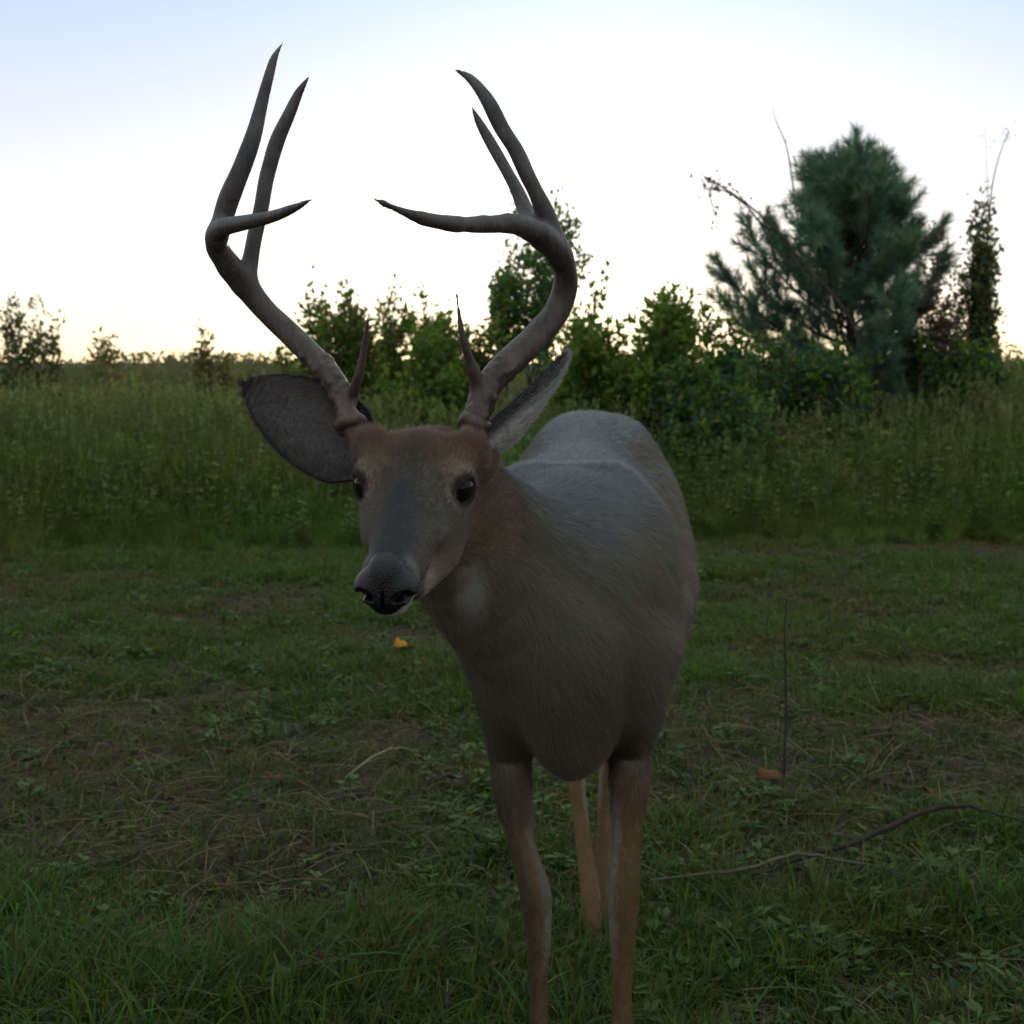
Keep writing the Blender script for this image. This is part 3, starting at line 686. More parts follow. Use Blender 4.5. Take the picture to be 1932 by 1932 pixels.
    leaf('brown leaf in the grass right of the fallen branch', 1745, 1525, .05, (0.13, 0.06, 0.03), 1.9, .4)
make_details()

# ------------------------------------------------------------------ implicit surfaces (for the deer)
def smin(a, b, k):
    h = np.maximum(k - np.abs(a - b), 0) / k
    return np.minimum(a, b) - h * h * k * 0.25

def ring_chain(rows, up, sub=3):
    """rows: x,y,z,a,b_up,b_down,taper -> resampled chain with frames"""
    R = cr(rows, sub); C = R[:, :3]; T = np.gradient(C, axis=0); T /= np.linalg.norm(T, axis=1)[:, None] + 1e-12
    up = np.asarray(up, float); ups = np.tile(up, (len(C), 1)) if up.ndim == 1 else up
    S = np.cross(T, ups); S /= np.linalg.norm(S, axis=1)[:, None] + 1e-12; U = np.cross(S, T)
    return C, S, U, R[:, 3], R[:, 4], R[:, 5], R[:, 6]

def chain_sdf(P, ch):
    C, S, U, A, BU, BD, TP = ch; best = np.full(len(P), 9.0, np.float32)
    for i in range(len(C) - 1):
        d = C[i + 1] - C[i]; L2 = d @ d
        if L2 < 1e-12: continue
        q0 = P - C[i].astype(np.float32); t = np.clip(q0 @ (d / L2).astype(np.float32), 0, 1)
        q = q0 - t[:, None] * d.astype(np.float32)
        s = nrm(S[i] + S[i + 1]); dn = d / math.sqrt(L2); s = nrm(s - dn * (s @ dn)); u = np.cross(s, dn)
        x = q @ s.astype(np.float32); y = q @ u.astype(np.float32); z = q @ dn.astype(np.float32)
        a = A[i] + (A[i + 1] - A[i]) * t; b = np.where(y > 0, BU[i] + (BU[i + 1] - BU[i]) * t, BD[i] + (BD[i + 1] - BD[i]) * t)
        tp = TP[i] + (TP[i + 1] - TP[i]) * t; a = a * (1 + tp * np.clip(y / b, -1, 1)); c = np.minimum(a, b)
        k0 = np.sqrt((x / a) ** 2 + (y / b) ** 2 + (z / c) ** 2); k1 = np.sqrt((x / (a * a)) ** 2 + (y / (b * b)) ** 2 + (z / (c * c)) ** 2) + 1e-9
        best = np.minimum(best, np.where(k0 < 0.05, -np.minimum(a, b), k0 * (k0 - 1) / k1).astype(np.float32))
    return best

def ell_sdf(P, c, ax, r):
    q = (P - np.asarray(c, np.float32)) @ np.asarray(ax, np.float32).T; r = np.asarray(r, np.float32)
    k0 = np.linalg.norm(q / r, axis=1); k1 = np.linalg.norm(q / (r * r), axis=1) + 1e-9
    return np.where(k0 < .05, -r.min(), k0 * (k0 - 1) / k1)

class Field:
    def __init__(self, xs, ys, zs):
        self.g = [np.asarray(a, np.float32) for a in (xs, ys, zs)]; self.F = np.full([len(a) for a in self.g], 0.15, np.float32)
    def box(self, lo, hi):
        return tuple(slice(max(0, int(np.searchsorted(g, l)) - 1), min(len(g), int(np.searchsorted(g, h)) + 1)) for g, l, h in zip(self.g, lo, hi))
    def pts(self, sl):
        X = np.meshgrid(*[g[s] for g, s in zip(self.g, sl)], indexing='ij'); return np.stack([x.ravel() for x in X], 1)
    def apply(self, fn, lo, hi, k, op='add'):
        sl = self.box(lo, hi); P = self.pts(sl)
        if len(P) == 0: return
        D = fn(P).reshape(self.F[sl].shape).astype(np.float32)
        if op == 'add': self.F[sl] = smin(self.F[sl], D, k)
        else: self.F[sl] = -smin(-self.F[sl], D, k)
    def chain(self, rows, up, k, sub=3):
        ch = ring_chain(rows, up, sub); R = np.maximum(np.maximum(ch[3], ch[4]), ch[5]) + 0.03 + k
        self.apply(lambda P: chain_sdf(P, ch), (ch[0] - R[:, None]).min(0), (ch[0] + R[:, None]).max(0), k)
    def ell(self, c, ax, r, k, op='add'):
        c = np.asarray(c, float); m = max(r) + .02 + k; self.apply(lambda P: ell_sdf(P, c, ax, r), c - m, c + m, k, op)
    def extract(self):
        F = self.F; gx, gy, gz_ = self.g; ins = F < 0; nx, ny, nz = F.shape
        cnt = np.zeros((nx - 1, ny - 1, nz - 1), np.uint8); corners = [(i, j, k) for i in (0, 1) for j in (0, 1) for k in (0, 1)]
        for i, j, k in corners: cnt += ins[i:nx - 1 + i, j:ny - 1 + j, k:nz - 1 + k]
        ci, cj, ck = np.nonzero((cnt > 0) & (cnt < 8)); n = len(ci)
        val = {c: F[ci + c[0], cj + c[1], ck + c[2]] for c in corners}
        acc = np.zeros((n, 3)); num = np.zeros(n)
        for c in corners:
            for ax in range(3):
                if c[ax] == 0:
                    c2 = list(c); c2[ax] = 1; c2 = tuple(c2); a, b = val[c], val[c2]; m = (a < 0) != (b < 0)
                    t = np.where(m, a / np.where(m, a - b, 1), 0); p = np.array(c, float)[None, :] + np.zeros((n, 3)); p[:, ax] += t
                    acc += p * m[:, None]; num += m
        f = acc / num[:, None]
        V = np.stack([gx[ci] + f[:, 0] * (gx[ci + 1] - gx[ci]), gy[cj] + f[:, 1] * (gy[cj + 1] - gy[cj]), gz_[ck] + f[:, 2] * (gz_[ck + 1] - gz_[ck])], 1)
        idx = np.full(cnt.shape, -1, np.int32); idx[ci, cj, ck] = np.arange(n); Q = []
        for ax in range(3):
            sa = [slice(None)] * 3; sb = [slice(None)] * 3; sa[ax] = slice(0, -1); sb[ax] = slice(1, None)
            A, B = ins[tuple(sa)], ins[tuple(sb)]; e = np.array(np.nonzero(A != B)).T; o1, o2 = [a for a in range(3) if a != ax]
            ok = (e[:, o1] > 0) & (e[:, o2] > 0) & (e[:, o1] < F.shape[o1] - 1) & (e[:, o2] < F.shape[o2] - 1); e = e[ok]
            flip = A[tuple(e.T)]
            def cell(d1, d2):
                q = e.copy(); q[:, o1] += d1; q[:, o2] += d2; return idx[tuple(q.T)]
            q = np.stack([cell(-1, -1), cell(0, -1), cell(0, 0), cell(-1, 0)], 1)
            if ax == 1: flip = ~flip
            q[~flip] = q[~flip][:, ::-1]; Q.append(q)
        Q = np.concatenate(Q); Q = Q[(Q >= 0).all(1)]
        return V, Q

def relax(V, Q, it, lam=0.5):
    E = np.concatenate([Q[:, [0, 1]], Q[:, [1, 2]], Q[:, [2, 3]], Q[:, [3, 0]]]); n = len(V)
    deg = np.bincount(E.ravel(), minlength=n).astype(float)[:, None]
    for _ in range(it):
        S = np.zeros_like(V)
        for ax in range(3): S[:, ax] = np.bincount(E[:, 0], V[E[:, 1], ax], n) + np.bincount(E[:, 1], V[E[:, 0], ax], n)
        V = V + lam * (S / np.maximum(deg, 1) - V)
    return V

def vnormals(V, Q):
    fn = np.cross(V[Q[:, 2]] - V[Q[:, 0]], V[Q[:, 3]] - V[Q[:, 1]]); N = np.zeros_like(V)
    for c in range(4):
        for ax in range(3): N[:, ax] += np.bincount(Q[:, c], fn[:, ax], len(V))
    return N / (np.linalg.norm(N, axis=1)[:, None] + 1e-12)

# ------------------------------------------------------------------ the deer
TIP = W(727, 1098, 1.625)                       # nose
POLL = W(812, 868, 1.915)                       # back of the skull
HF = nrm(TIP - POLL)                            # along the face, towards the nose
_up = nrm([0.03, 0, 1.0]); HU = nrm(_up - HF * (_up @ HF)); HR = np.cross(HF, HU); HR = HR if HR[0] > 0 else -HR   # HR = picture right
HL = float(np.linalg.norm(TIP - POLL))
def H(s, lat, w): return TIP - HF * s + HR * lat + HU * w
def hl(P): q = P - TIP; return -(q @ HF), q @ HR, q @ HU
EYE_S, EYE_L, EYE_W, EYE_R = 0.192, 0.052, 0.024, 0.0215
EYES = {s: H(EYE_S, s * EYE_L, EYE_W) for s in (-1, 1)}
EYED = {s: nrm(HR * s * 0.74 + HF * 0.64 + HU * 0.12) for s in (-1, 1)}

FRONT = {-1: [(0.000, 2.06, .74, .050), (0.000, 2.04, .67, .050), (0.000, 2.10, .59, .040), (-0.003, 2.13, .54, .029), (0.002, 2.115, .48, .0238), (.014, 2.10, .41, .0185), (.032, 2.09, .345, .0215), (.037, 2.095, .30, .020), (.039, 2.10, .20, .0132), (.039, 2.10, .13, .0140), (.040, 2.095, .095, .0195), (.041, 2.075, .055, .0165), (.042, 2.06, .03, .016)],
         1: [(.165, 2.08, .74, .050), (.168, 2.06, .67, .050), (.172, 2.12, .59, .040), (.174, 2.15, .54, .031), (.172, 2.135, .48, .0250), (.168, 2.12, .41, .0205), (.163, 2.11, .345, .0235), (.163, 2.11, .30, .021), (.163, 2.115, .20, .0145), (.163, 2.115, .13, .0152), (.163, 2.11, .095, .0205), (.163, 2.09, .055, .017), (.163, 2.075, .03, .016)]}
HIND = {-1: [(.100, 2.78, .80, .085), (.085, 2.66, .70, .085), (.085, 2.62, .61, .065), (.095, 2.72, .52, .042), (.112, 2.84, .44, .027), (.117, 2.865, .41, .0255), (.122, 2.83, .33, .0175), (.136, 2.76, .20, .0155), (.148, 2.70, .11, .019), (.150, 2.675, .06, .016), (.150, 2.66, .03, .015)],
        1: [(.235, 2.82, .80, .085), (.255, 2.70, .70, .085), (.245, 2.66, .61, .065), (.225, 2.77, .52, .042), (.205, 2.90, .44, .027), (.200, 2.925, .41, .0255), (.192, 2.90, .33, .0175), (.182, 2.85, .20, .0155), (.176, 2.81, .11, .019), (.175, 2.785, .06, .016), (.175, 2.77, .03, .015)]}

def graded(lo, hi, flo, fhi, fine, coarse):
    a = [lo]
    while a[-1] < hi:
        x = a[-1]; d = 0 if flo <= x <= fhi else min(abs(x - flo), abs(x - fhi)); a.append(x + min(coarse, fine + d * 0.06))
    return np.array(a)

BODY = [  # x, y, z, half width, up, down, taper
    (.178, 3.03, .87, .05, .07, .09, 0), (.170, 2.97, .86, .105, .12, .15, -.15), (.157, 2.87, .85, .145, .158, .20, -.35), (.143, 2.77, .83, .160, .178, .21, -.38),
    (.126, 2.65, .79, .165, .195, .21, -.32), (.112, 2.50, .765, .172, .196, .225, -.12), (.104, 2.36, .755, .165, .192, .23, .0), (.095, 2.23, .75, .140, .198, .235, .25),
    (.088, 2.13, .735, .120, .208, .238, .34), (.084, 2.05, .72, .104, .18, .21, .34), (.070, 1.985, .70, .085, .13, .13, .1)]

def headmask(V):
    s, l, w = hl(V); e = lambda v, a, b: np.clip((v - a) / (b - a), 0, 1)
    return e(-s, -.34, -.28) * e(w, -.115, -.085) * e(-np.abs(l), -.125, -.095)

def fur_dir(V):
    """direction in which the coat lies"""
    onhead = headmask(V)[:, None]; s = V[:, 0]
    body = np.stack([0.15 + 0 * s, 0.85 + 0 * s, -0.55 + 0 * s], 1)
    neck = np.stack([0.45 + 0 * s, 0.45 + 0 * s, -0.75 + 0 * s], 1)
    kn = np.clip((2.15 - V[:, 1]) / 0.25, 0, 1)[:, None]; d = body * (1 - kn) + neck * kn
    leg = np.clip((.56 - V[:, 2]) / .12, 0, 1)[:, None]; d = d * (1 - leg) + np.array([0, .15, -1.0]) * leg
    return d * (1 - onhead) + (-HF)[None, :] * onhead

def coat(V, N):
    """fur colours as patches on the animal, with some sky light and shade painted in"""
    s, l, w = hl(V); n = len(V); x, y, z = V.T
    body = np.array([0.150, 0.134, 0.100]); C = np.tile(body, (n, 1))
    def mix(col, f): nonlocal C; f = np.clip(f, 0, 1)[:, None]; C = C * (1 - f) + np.array(col) * f
    sm = lambda v, a, b: np.clip((v - a) / (b - a), 0, 1) ** 2 * (3 - 2 * np.clip((v - a) / (b - a), 0, 1))
    cx = np.interp(y, [2.0, 3.0], [.075, .175])
    mix((0.142, 0.152, 0.166), sm(N[:, 2], .30, .85) * sm(z, .78, .88))                          # grey saddle, with bluish sky light painted into upward faces
    mix((0.36, 0.34, 0.31), sm(-N[:, 2], .45, .9) * sm(y, 2.2, 2.35) * (z > .45))           # belly
    legs = sm(z, .56, .46); mix((0.135, 0.085, 0.040), legs)
    for i, rows in enumerate((FRONT[-1], FRONT[1], HIND[-1], HIND[1])):
        R = np.array(rows); xc = np.interp(z, R[::-1, 2], R[::-1, 0]); yc = np.interp(z, R[::-1, 2], R[::-1, 1]); near = (np.hypot(x - xc, y - yc) < .09) & (z < .56)
        inner = (1 if i % 2 == 0 else -1) * N[:, 0] ; mix((0.24, 0.22, 0.18), near * sm(inner, .35, .8) * sm(z, .55, .42) * sm(z, .20, .30) * (.45 + .5 * vnoise(z * 30, x * 60, 71)))
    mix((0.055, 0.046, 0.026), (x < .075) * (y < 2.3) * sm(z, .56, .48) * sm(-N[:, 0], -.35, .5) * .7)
    neckf = sm(2.12 - y, 0, .12) * (z < 1.0) * (s > .20)
    tq = W(880, 1110, 1.86); dthr = np.linalg.norm((V - tq) / np.array([.022, .13, .045]), axis=1); mix((0.40, 0.39, 0.37), sm(-dthr, -1.3, -.3) * .8)       # throat patch
    dk = N @ nrm([-.62, -.25, -.62]); mix((0.040, 0.038, 0.028), sm(dk, .45, .85) * sm(2.25 - y, 0, .1) * sm(-z, -.86, -.76) * sm(s, .24, .40) * .75)   # brown brisket, plus shade painted on left-down faces of neck and chest
    head = sm(-s, -.34, -.30) * sm(w, -.115, -.095) * sm(-np.abs(l), -.13, -.10)
    mix((0.125, 0.090, 0.062), head)
    top = head * sm(w, .005, .035)
    mix((0.115, 0.050, 0.024), top * sm(s, .18, .27))                                       # rufous crown
    mix((0.030, 0.022, 0.017), head * np.exp(-(l / .022) ** 2) * sm(w, .0, .02) * sm(s, .15, .19) * sm(-s, -.26, -.22) * .5)
    mix((0.075, 0.072, 0.066), head * sm(-s, -.20, -.12) * sm(w, -.04, .0) * .75); mix((0.030, 0.034, 0.038), head * sm(w, -.012, .015) * sm(-s, -.225, -.14) * np.exp(-((l + .004) / .027) ** 2) * .9)             # grey-brown bridge of the nose
    mix((0.026, 0.027, 0.030), head * np.exp(-(l / .020) ** 2) * sm(w, .0, .02) * sm(-s, -.14, -.04) * .95)
    for k in (-1, 1):
        de = np.linalg.norm(V - (EYES[k] + EYED[k] * .018), axis=1)
        mix((0.24, 0.20, 0.16), head * sm(-de, -.034, -.026) * .35); mix((0.02, 0.016, 0.014), sm(-de, -.0235, -.0195))
        g = H(.152, k * .042, .014); dg = np.linalg.norm(V - g, axis=1); mix((0.03, 0.025, 0.02), sm(-dg, -.012, -.005) * .7)
    mix((0.24, 0.23, 0.21), head * sm(-w, .034, .044) * sm(-s, -.05, -.03) * .9); mix((0.24, 0.215, 0.195), head * sm(-w, .014, .036) * sm(-s, -.14, -.07) * .75); mix((0.13, .095, .062), head * sm(-w, -.01, .02) * sm(s, .07, .11) * .5)            # pale jaw and chin
    band = np.exp(-((s - .026) / .009) ** 2); mix((0.42, 0.41, 0.39), head * band * sm(np.abs(l), .014, .024) * .15)   # pale ring behind the nose
    mix((0.028, 0.026, 0.026), head * np.exp(-((s - .045) / .013) ** 2) * sm(np.abs(l) , .005, .02) * sm(-w, -.01, .012) * .75)
    mix((0.02, 0.018, 0.018), head * (np.abs(w + .020 + .06 * np.clip(s - .01, 0, 1)) < .0022) * (s < .085) * (s > .0) * .9)  # mouth line
    return C

def make_curves(name, V, T, C, lens, r0, parent, mat, jitter=.28, lift=.35):
    n = len(V); N, D = T; D = D - N * (D * N).sum(1)[:, None]; D /= np.linalg.norm(D, axis=1)[:, None] + 1e-9
    D = D + rng.normal(0, jitter, (n, 3)); D -= N * (D * N).sum(1)[:, None] * .7; D /= np.linalg.norm(D, axis=1)[:, None] + 1e-9
    p0 = V - N * .0015; p1 = V + (D * .45 + N * lift * .40) * lens[:, None]; p2 = V + (D * 1.0 + N * lift * .55) * lens[:, None]
    cu = bpy.data.hair_curves.new(name); cu.add_curves([3] * n)
    cu.attributes['position'].data.foreach_set('vector', np.stack([p0, p1, p2], 1).astype(np.float32).ravel())
    ra = cu.attributes.get('radius') or cu.attributes.new('radius', 'FLOAT', 'POINT')
    ra.data.foreach_set('value', np.tile(np.array([r0, r0 * .8, r0 * .15], np.float32), n))
    at = cu.attributes.new('col', 'FLOAT_COLOR', 'CURVE'); at.data.foreach_set('color', np.concatenate([C, np.ones((n, 1))], 1).astype(np.float32).ravel())
    cu.materials.append(mat)
    o = bpy.data.objects.new(name, cu); COL.objects.link(o); o.parent = parent; o.matrix_parent_inverse = Matrix.Translation(parent.location).inverted()
    return o

def sample_surface(V, Q, dens_fn, n):
    A = np.linalg.norm(np.cross(V[Q[:, 2]] - V[Q[:, 0]], V[Q[:, 3]] - V[Q[:, 1]]), axis=1) * .5; c = V[Q].mean(1); w_ = A * dens_fn(c); w_ /= w_.sum()
    f = rng.choice(len(Q), n, p=w_); u, v = rng.random((n, 1)), rng.random((n, 1)); q = Q[f]
    return (V[q[:, 0]] * (1 - u) * (1 - v) + V[q[:, 1]] * u * (1 - v) + V[q[:, 2]] * u * v + V[q[:, 3]] * (1 - u) * v), q, u, v

def make_deer():
    root = empty('deer', (0.10, 2.40, 0)); tag(root, 'white tailed buck with tall antlers walking up and staring at the camera', 'deer')
    Zu = np.array([0, 0, 1.0]); Yf = np.array([0, 1.0, 0])
    f = Field(graded(-.30, .40, -.25, -.02, .0027, .0065), graded(1.55, 3.12, 1.58, 1.92, .0027, .0075), graded(.0, 1.10, .76, 1.05, .0027, .0065))
    f.chain(BODY, Zu, .01)
    # neck: from the chest up and forward to the skull
    nk = [np.array([.078, 2.14, .775]), np.array([.045, 2.07, .80]), np.array([-.005, 2.01, .845]), np.array([-.055, 1.965, .895]), H(.305, 0.0, -.018), H(.26, 0, -.012)]
    ab = [(.115, .15, .19, .05), (.105, .12, .175, 0), (.094, .095, .150, -.02), (.084, .080, .120, 0), (.070, .060, .080, 0), (.06, .045, .05, 0)]
    f.chain([tuple(p) + q for p, q in zip(nk, ab)], nrm([.35, .55, 1.0]), .045)
    # shoulder blades, haunches, muscles
    for k, xc in ((-1, .085), (1, .085)):
        f.chain([(xc + k * .048, 2.20, .915, .030, .05, .04, 0), (xc + k * .085, 2.13, .83, .045, .06, .06, 0), (xc + k * .084, 2.06, .72, .05, .06, .06, 0)], nrm([k, 0, .3]), .045)
        f.chain([(xc + k * .080, 2.05, .70, .040, .06, .05, 0), (xc + k * .076, 2.14, .60, .034, .055, .05, 0)], nrm([k, 0, .3]), .035)
    for k, xc in ((-1, .168), (1, .168)):
        f.ell((xc + k * .078 - .012, 2.80, .78), np.eye(3), (.080, .15, .17), .05)
        f.ell((xc + k * .050 - .012, 2.78, .95), np.eye(3), (.04, .09, .045), .05)
    f.ell((.085, 2.03, .61), np.eye(3), (.050, .055, .070), .05); f.ell((.02, 2.02, .72), np.eye(3), (.030, .05, .06), .03); f.ell((.145, 2.02, .72), np.eye(3), (.030, .05, .06), .03)
    for rows in (FRONT[-1], FRONT[1], HIND[-1], HIND[1]):
        rr = [(x, y, z, r, r * 1.12, r * 1.12, 0) for x, y, z, r in rows]; f.chain(rr, Yf, .03, 3)
    for rows in (HIND[-1], HIND[1]):
        x, y, z, r = rows[5]; f.chain([(x, y + .005, z + .015, .014, .018, .018, 0), (x, y + .02, z + .05, .008, .010, .01, 0), (rows[3][0], rows[3][1] + .055, rows[3][2] + .05, .01, .015, .015, 0)], Yf, .02)
    f.chain([(.178, 3.04, .90, .03, .03, .03, 0), (.18, 3.08, .80, .03, .025, .025, 0), (.18, 3.07, .68, .015, .012, .012, 0)], Yf, .02)   # tail
    # head
    HD = [(.018, -.004, .026, .022, .028, 0), (.028, -.004, .0315, .027, .033, 0), (.045, -.004, .0315, .030, .043, -.22), (.080, -.004, .0325, .033, .052, -.20), (.115, -.003, .0385, .037, .062, -.16),
          (.150, 0, .048, .042, .068, -.08), (.180, .002, .059, .047, .064, -.02), (.215, .002, .065, .052, .064, .05), (.250, 0, .068, .052, .060, .08), (.290, -.006, .060, .040, .055, 0)]
    f.chain([tuple(H(s, 0, w_)) + (a, bu, bd, tp) for s, w_, a, bu, bd, tp in HD], HU, .02)
    for k in (-1, 1):
        f.chain([tuple(H(.245, k * .034, -.058)) + (.022, .028, .022, 0), tuple(H(.17, k * .034, -.062)) + (.020, .022, .018, 0), tuple(H(.06, k * .018, -.044)) + (.014, .014, .010, 0)], HU, .02)   # jaw
        f.ell(H(.208, k * .050, .042), np.stack([HF, HR, HU]), (.032, .018, .014), .02)         # brow
        f.ell(H(.155, k * .042, -.004), np.stack([HF, HR, HU]), (.045, .012, .016), .02)       # cheek bone
        f.ell(H(.245, k * .062, .045), np.stack([HF, HR, HU]), (.022, .020, .026), .02)        # pedicle
        f.ell(H(.278, k * .066, .018), np.stack([HF, HR, HU]), (.026, .026, .026), .02)        # ear root
        f.ell(EYES[k], np.eye(3), (EYE_R + .0040,) * 3, .010)
    f.ell(H(.240, 0, .050), np.stack([HF, HR, HU]), (.035, .040, .014), .02)
    f.ell(H(.022, 0, -.041), np.stack([HF, HR, HU]), (.022, .020, .013), .016)                 # chin
    for k in (-1, 1):
        long_ = nrm(HF - EYED[k] * (HF @ EYED[k])); long_ = nrm(long_ * 1.0 - HU * .22); long_ = nrm(long_ - EYED[k] * (long_ @ EYED[k])); vert = np.cross(EYED[k], long_)
        f.ell(EYES[k] + EYED[k] * .024 - HU * .0025, np.stack([long_, vert, EYED[k]]), (.0205, .0125, .016), .003, 'sub')
    V, Q = f.extract(); V = relax(V, Q, 2, .5)
    # faint muscle and skin relief
    N = vnormals(V, Q); rel = (vnoise(V[:, 1] * 14, V[:, 2] * 9, 51) - .5) * .004 * (V[:, 2] > .5) * np.clip((hl(V)[0] - .3) / .1, 0, 1); 
    for (c, rr, dp_) in (((.20, 2.24, .80), (.05, .05, .14), -.012), ((.205, 2.14, .70), (.05, .07, .10), .007), ((.03, 2.02, .78), (.05, .07, .09), -.007), ((.13, 2.04, .66), (.03, .06, .10), -.007), ((.085, 2.0, .66), (.025, .06, .12), .006), ((.27, 2.60, .70), (.06, .09, .08), -.014), ((.12, 2.16, .90), (.03, .05, .05), -.008)):
        V = V + N * (dp_ * np.exp(-(((V - np.array(c)) / np.array(rr)) ** 2).sum(1)))[:, None]
    V = V + N * rel[:, None]
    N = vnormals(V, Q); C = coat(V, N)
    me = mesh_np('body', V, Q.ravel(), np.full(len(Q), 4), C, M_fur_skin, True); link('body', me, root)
    print('deer verts', len(V))
    # coat
    n = 330000
    P, q, u, v = sample_surface(V, Q, lambda c: np.where(c[:, 1] < 2.35, 2.2, 1.0) * np.where(hl(c)[0] < .32, 1.8, 1.0), n)
    bl = lambda A: A[q[:, 0]] * (1 - u) * (1 - v) + A[q[:, 1]] * u * (1 - v) + A[q[:, 2]] * u * v + A[q[:, 3]] * (1 - u) * v
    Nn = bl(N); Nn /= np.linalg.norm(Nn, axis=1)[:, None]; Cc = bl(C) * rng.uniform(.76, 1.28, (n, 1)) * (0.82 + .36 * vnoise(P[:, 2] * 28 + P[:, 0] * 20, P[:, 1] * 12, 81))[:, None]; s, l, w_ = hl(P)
    face = np.clip((s - .02) / .30, 0, 1); lens = np.where(headmask(P) > .3, .004 + .010 * face, np.where(P[:, 2] < .45, .008, .022)) * rng.uniform(.7, 1.25, n)
    crown = (w_ > .03) & (s > .20) & (s < .3); lens = np.where(crown, lens * 1.7, lens)
    keep = (s > .014) & (P[:, 2] > .045)
    for k in (-1, 1): keep &= np.linalg.norm(P - (EYES[k] + EYED[k] * .02), axis=1) > .0195
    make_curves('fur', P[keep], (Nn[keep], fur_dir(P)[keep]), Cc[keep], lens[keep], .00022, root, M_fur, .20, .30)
    # eyes
    for k in (-1, 1):
        bpy_me = bpy.data.meshes.new('eye'); import bmesh; bm = bmesh.new(); bmesh.ops.create_uvsphere(bm, u_segments=32, v_segments=24, radius=EYE_R)
        for vv in bm.verts: vv.co = Vector(vv.co) + Vector(EYES[k])
        bm.to_mesh(bpy_me); bm.free(); bpy_me.polygons.foreach_set('use_smooth', [True] * len(bpy_me.polygons))
        at = bpy_me.color_attributes.new('col', 'FLOAT_COLOR', 'POINT'); at.data.foreach_set('color', np.tile(np.array([.006, .005, .005, 1], np.float32), len(bpy_me.vertices)))
        bpy_me.materials.append(M_eye); link('eye', bpy_me, root)
    # nose pad with nostrils
    c0 = H(.004, 0, -.004); g = .0016; nf = Field(*[np.arange(c0[i] - .055, c0[i] + .055, g) for i in range(3)]); ax = np.stack([HF, HR, HU])
    nf.ell(H(.010, 0, .008), ax, (.024, .0215, .0220), .004); nf.ell(H(.002, 0, -.016), ax, (.024, .022, .024), .014)
    for k in (-1, 1):
        nf.ell(H(.005, k * .021, -.008), ax, (.0225, .0150, .0170), .010)
        a2 = nrm(HR * k + HU * .55); a3 = np.cross(HF, a2); nf.ell(H(-.014, k * .0200, -.010), np.stack([HF, a2, a3]), (.015, .0100, .0055), .004, 'sub')
        a2 = nrm(HR * k - HU * .35); nf.ell(H(-.010, k * .0290, -.015), np.stack([nrm(HF + HR * k), a2, np.cross(nrm(HF + HR * k), a2)]), (.013, .009, .0038), .003, 'sub')
    nf.ell(H(-.020, 0, -.018), ax, (.008, .0014, .016), .004, 'sub')
    v2, q2 = nf.extract(); link('nose', mesh_np('nose', v2, q2.ravel(), np.full(len(q2), 4), np.tile([.003, .0035, .004], (len(v2), 1)), M_nose, True), root)
    # hooves: two toes per foot
    for rows in (FRONT[-1], FRONT[1], HIND[-1], HIND[1]):
        x, y, z, r = rows[-1]
        for k in (-1, 1):
            hf = Field(np.arange(x - .04, x + .04, .0025), np.arange(y - .07, y + .05, .0025), np.arange(-.005, .06, .0025))
            hf.chain([(x + k * .0105, y + .012, .040, .010, .016, .016, 0), (x + k * .011, y - .004, .020, .0115, .022, .022, 0), (x + k * .009, y - .025, .009, .007, .014, .008, 0)], Yf, .006)
            hf.apply(lambda P: P[:, 2] * -1.0 + .001, (x - 1, y - 1, -1), (x + 1, y + 1, 1), .001, 'sub') if False else None
            v3, q3 = hf.extract(); v3[:, 2] = np.maximum(v3[:, 2], .001) + float(gz(x, y)) * .5
            link('hoof', mesh_np('hoof', v3, q3.ravel(), np.full(len(q3), 4), np.tile([.02, .017, .015], (len(v3), 1)), M_horn, True), root)
    # ears
    def ear(base, tip, face_dir, width, depth, curl, inner_col, outer_col, name='ear'):
        ax_ = tip - base; L_ = np.linalg.norm(ax_); ax_ = ax_ / L_; fd = nrm(face_dir - ax_ * (np.asarray(face_dir) @ ax_)); sd_ = np.cross(ax_, fd)
        nu, nv = 26, 25; V = []; Cx = []
        for i in range(nu):
            t = i / (nu - 1); wid = width * (math.sin(math.pi * min(1, (t * .90 + .10)) ** .98) ** .66) if t < 1 else 0
            wid *= .45 + .55 * min(1, t / .25) ** .7; wid = max(wid, .0015); th = curl * (1 - .60 * t); dep = depth * (1 - .55 * t)
            for j in range(nv):
                a = (j / (nv - 1) * 2 - 1)
                p = base + ax_ * (L_ * t) + sd_ * wid * math.sin(a * th) / math.sin(min(th, 1.57)) - fd * dep * (math.cos(a * th) - .3) * (wid / width) - fd * .01 * t * t
                V.append(p); ed = abs(a) > .90 or t > .95; 
                Cx.append(np.array(inner_col) * (1 - .0 * t))
        V = np.array(V); F = [(i * nv + j, (i + 1) * nv + j, (i + 1) * nv + j + 1, i * nv + j + 1) for i in range(nu - 1) for j in range(nv - 1)]
        F = np.array(F); Nf = vnormals(V, F)
        if (Nf[(nu // 2) * nv + nv // 2] @ fd) < 0: Nf = -Nf
        th_ = .0016; a_ = np.tile(np.linspace(-1, 1, nv), nu); t_ = np.repeat(np.linspace(0, 1, nu), nv); rim = np.clip((np.abs(a_) - .86) / .1, 0, 1) + np.clip((t_ - .92) / .06, 0, 1); rim = np.clip(rim, 0, 1)[:, None]
        Ci = np.array(inner_col)[None] * (1 - rim) + np.array([.018, .014, .012])[None] * rim; Co = np.tile(np.array(outer_col), (len(V), 1)) * (1 - rim * .5)
        n_ = len(V); VV = np.concatenate([V + Nf * th_, V - Nf * th_]); loops = [F, F[:, ::-1] + n_]
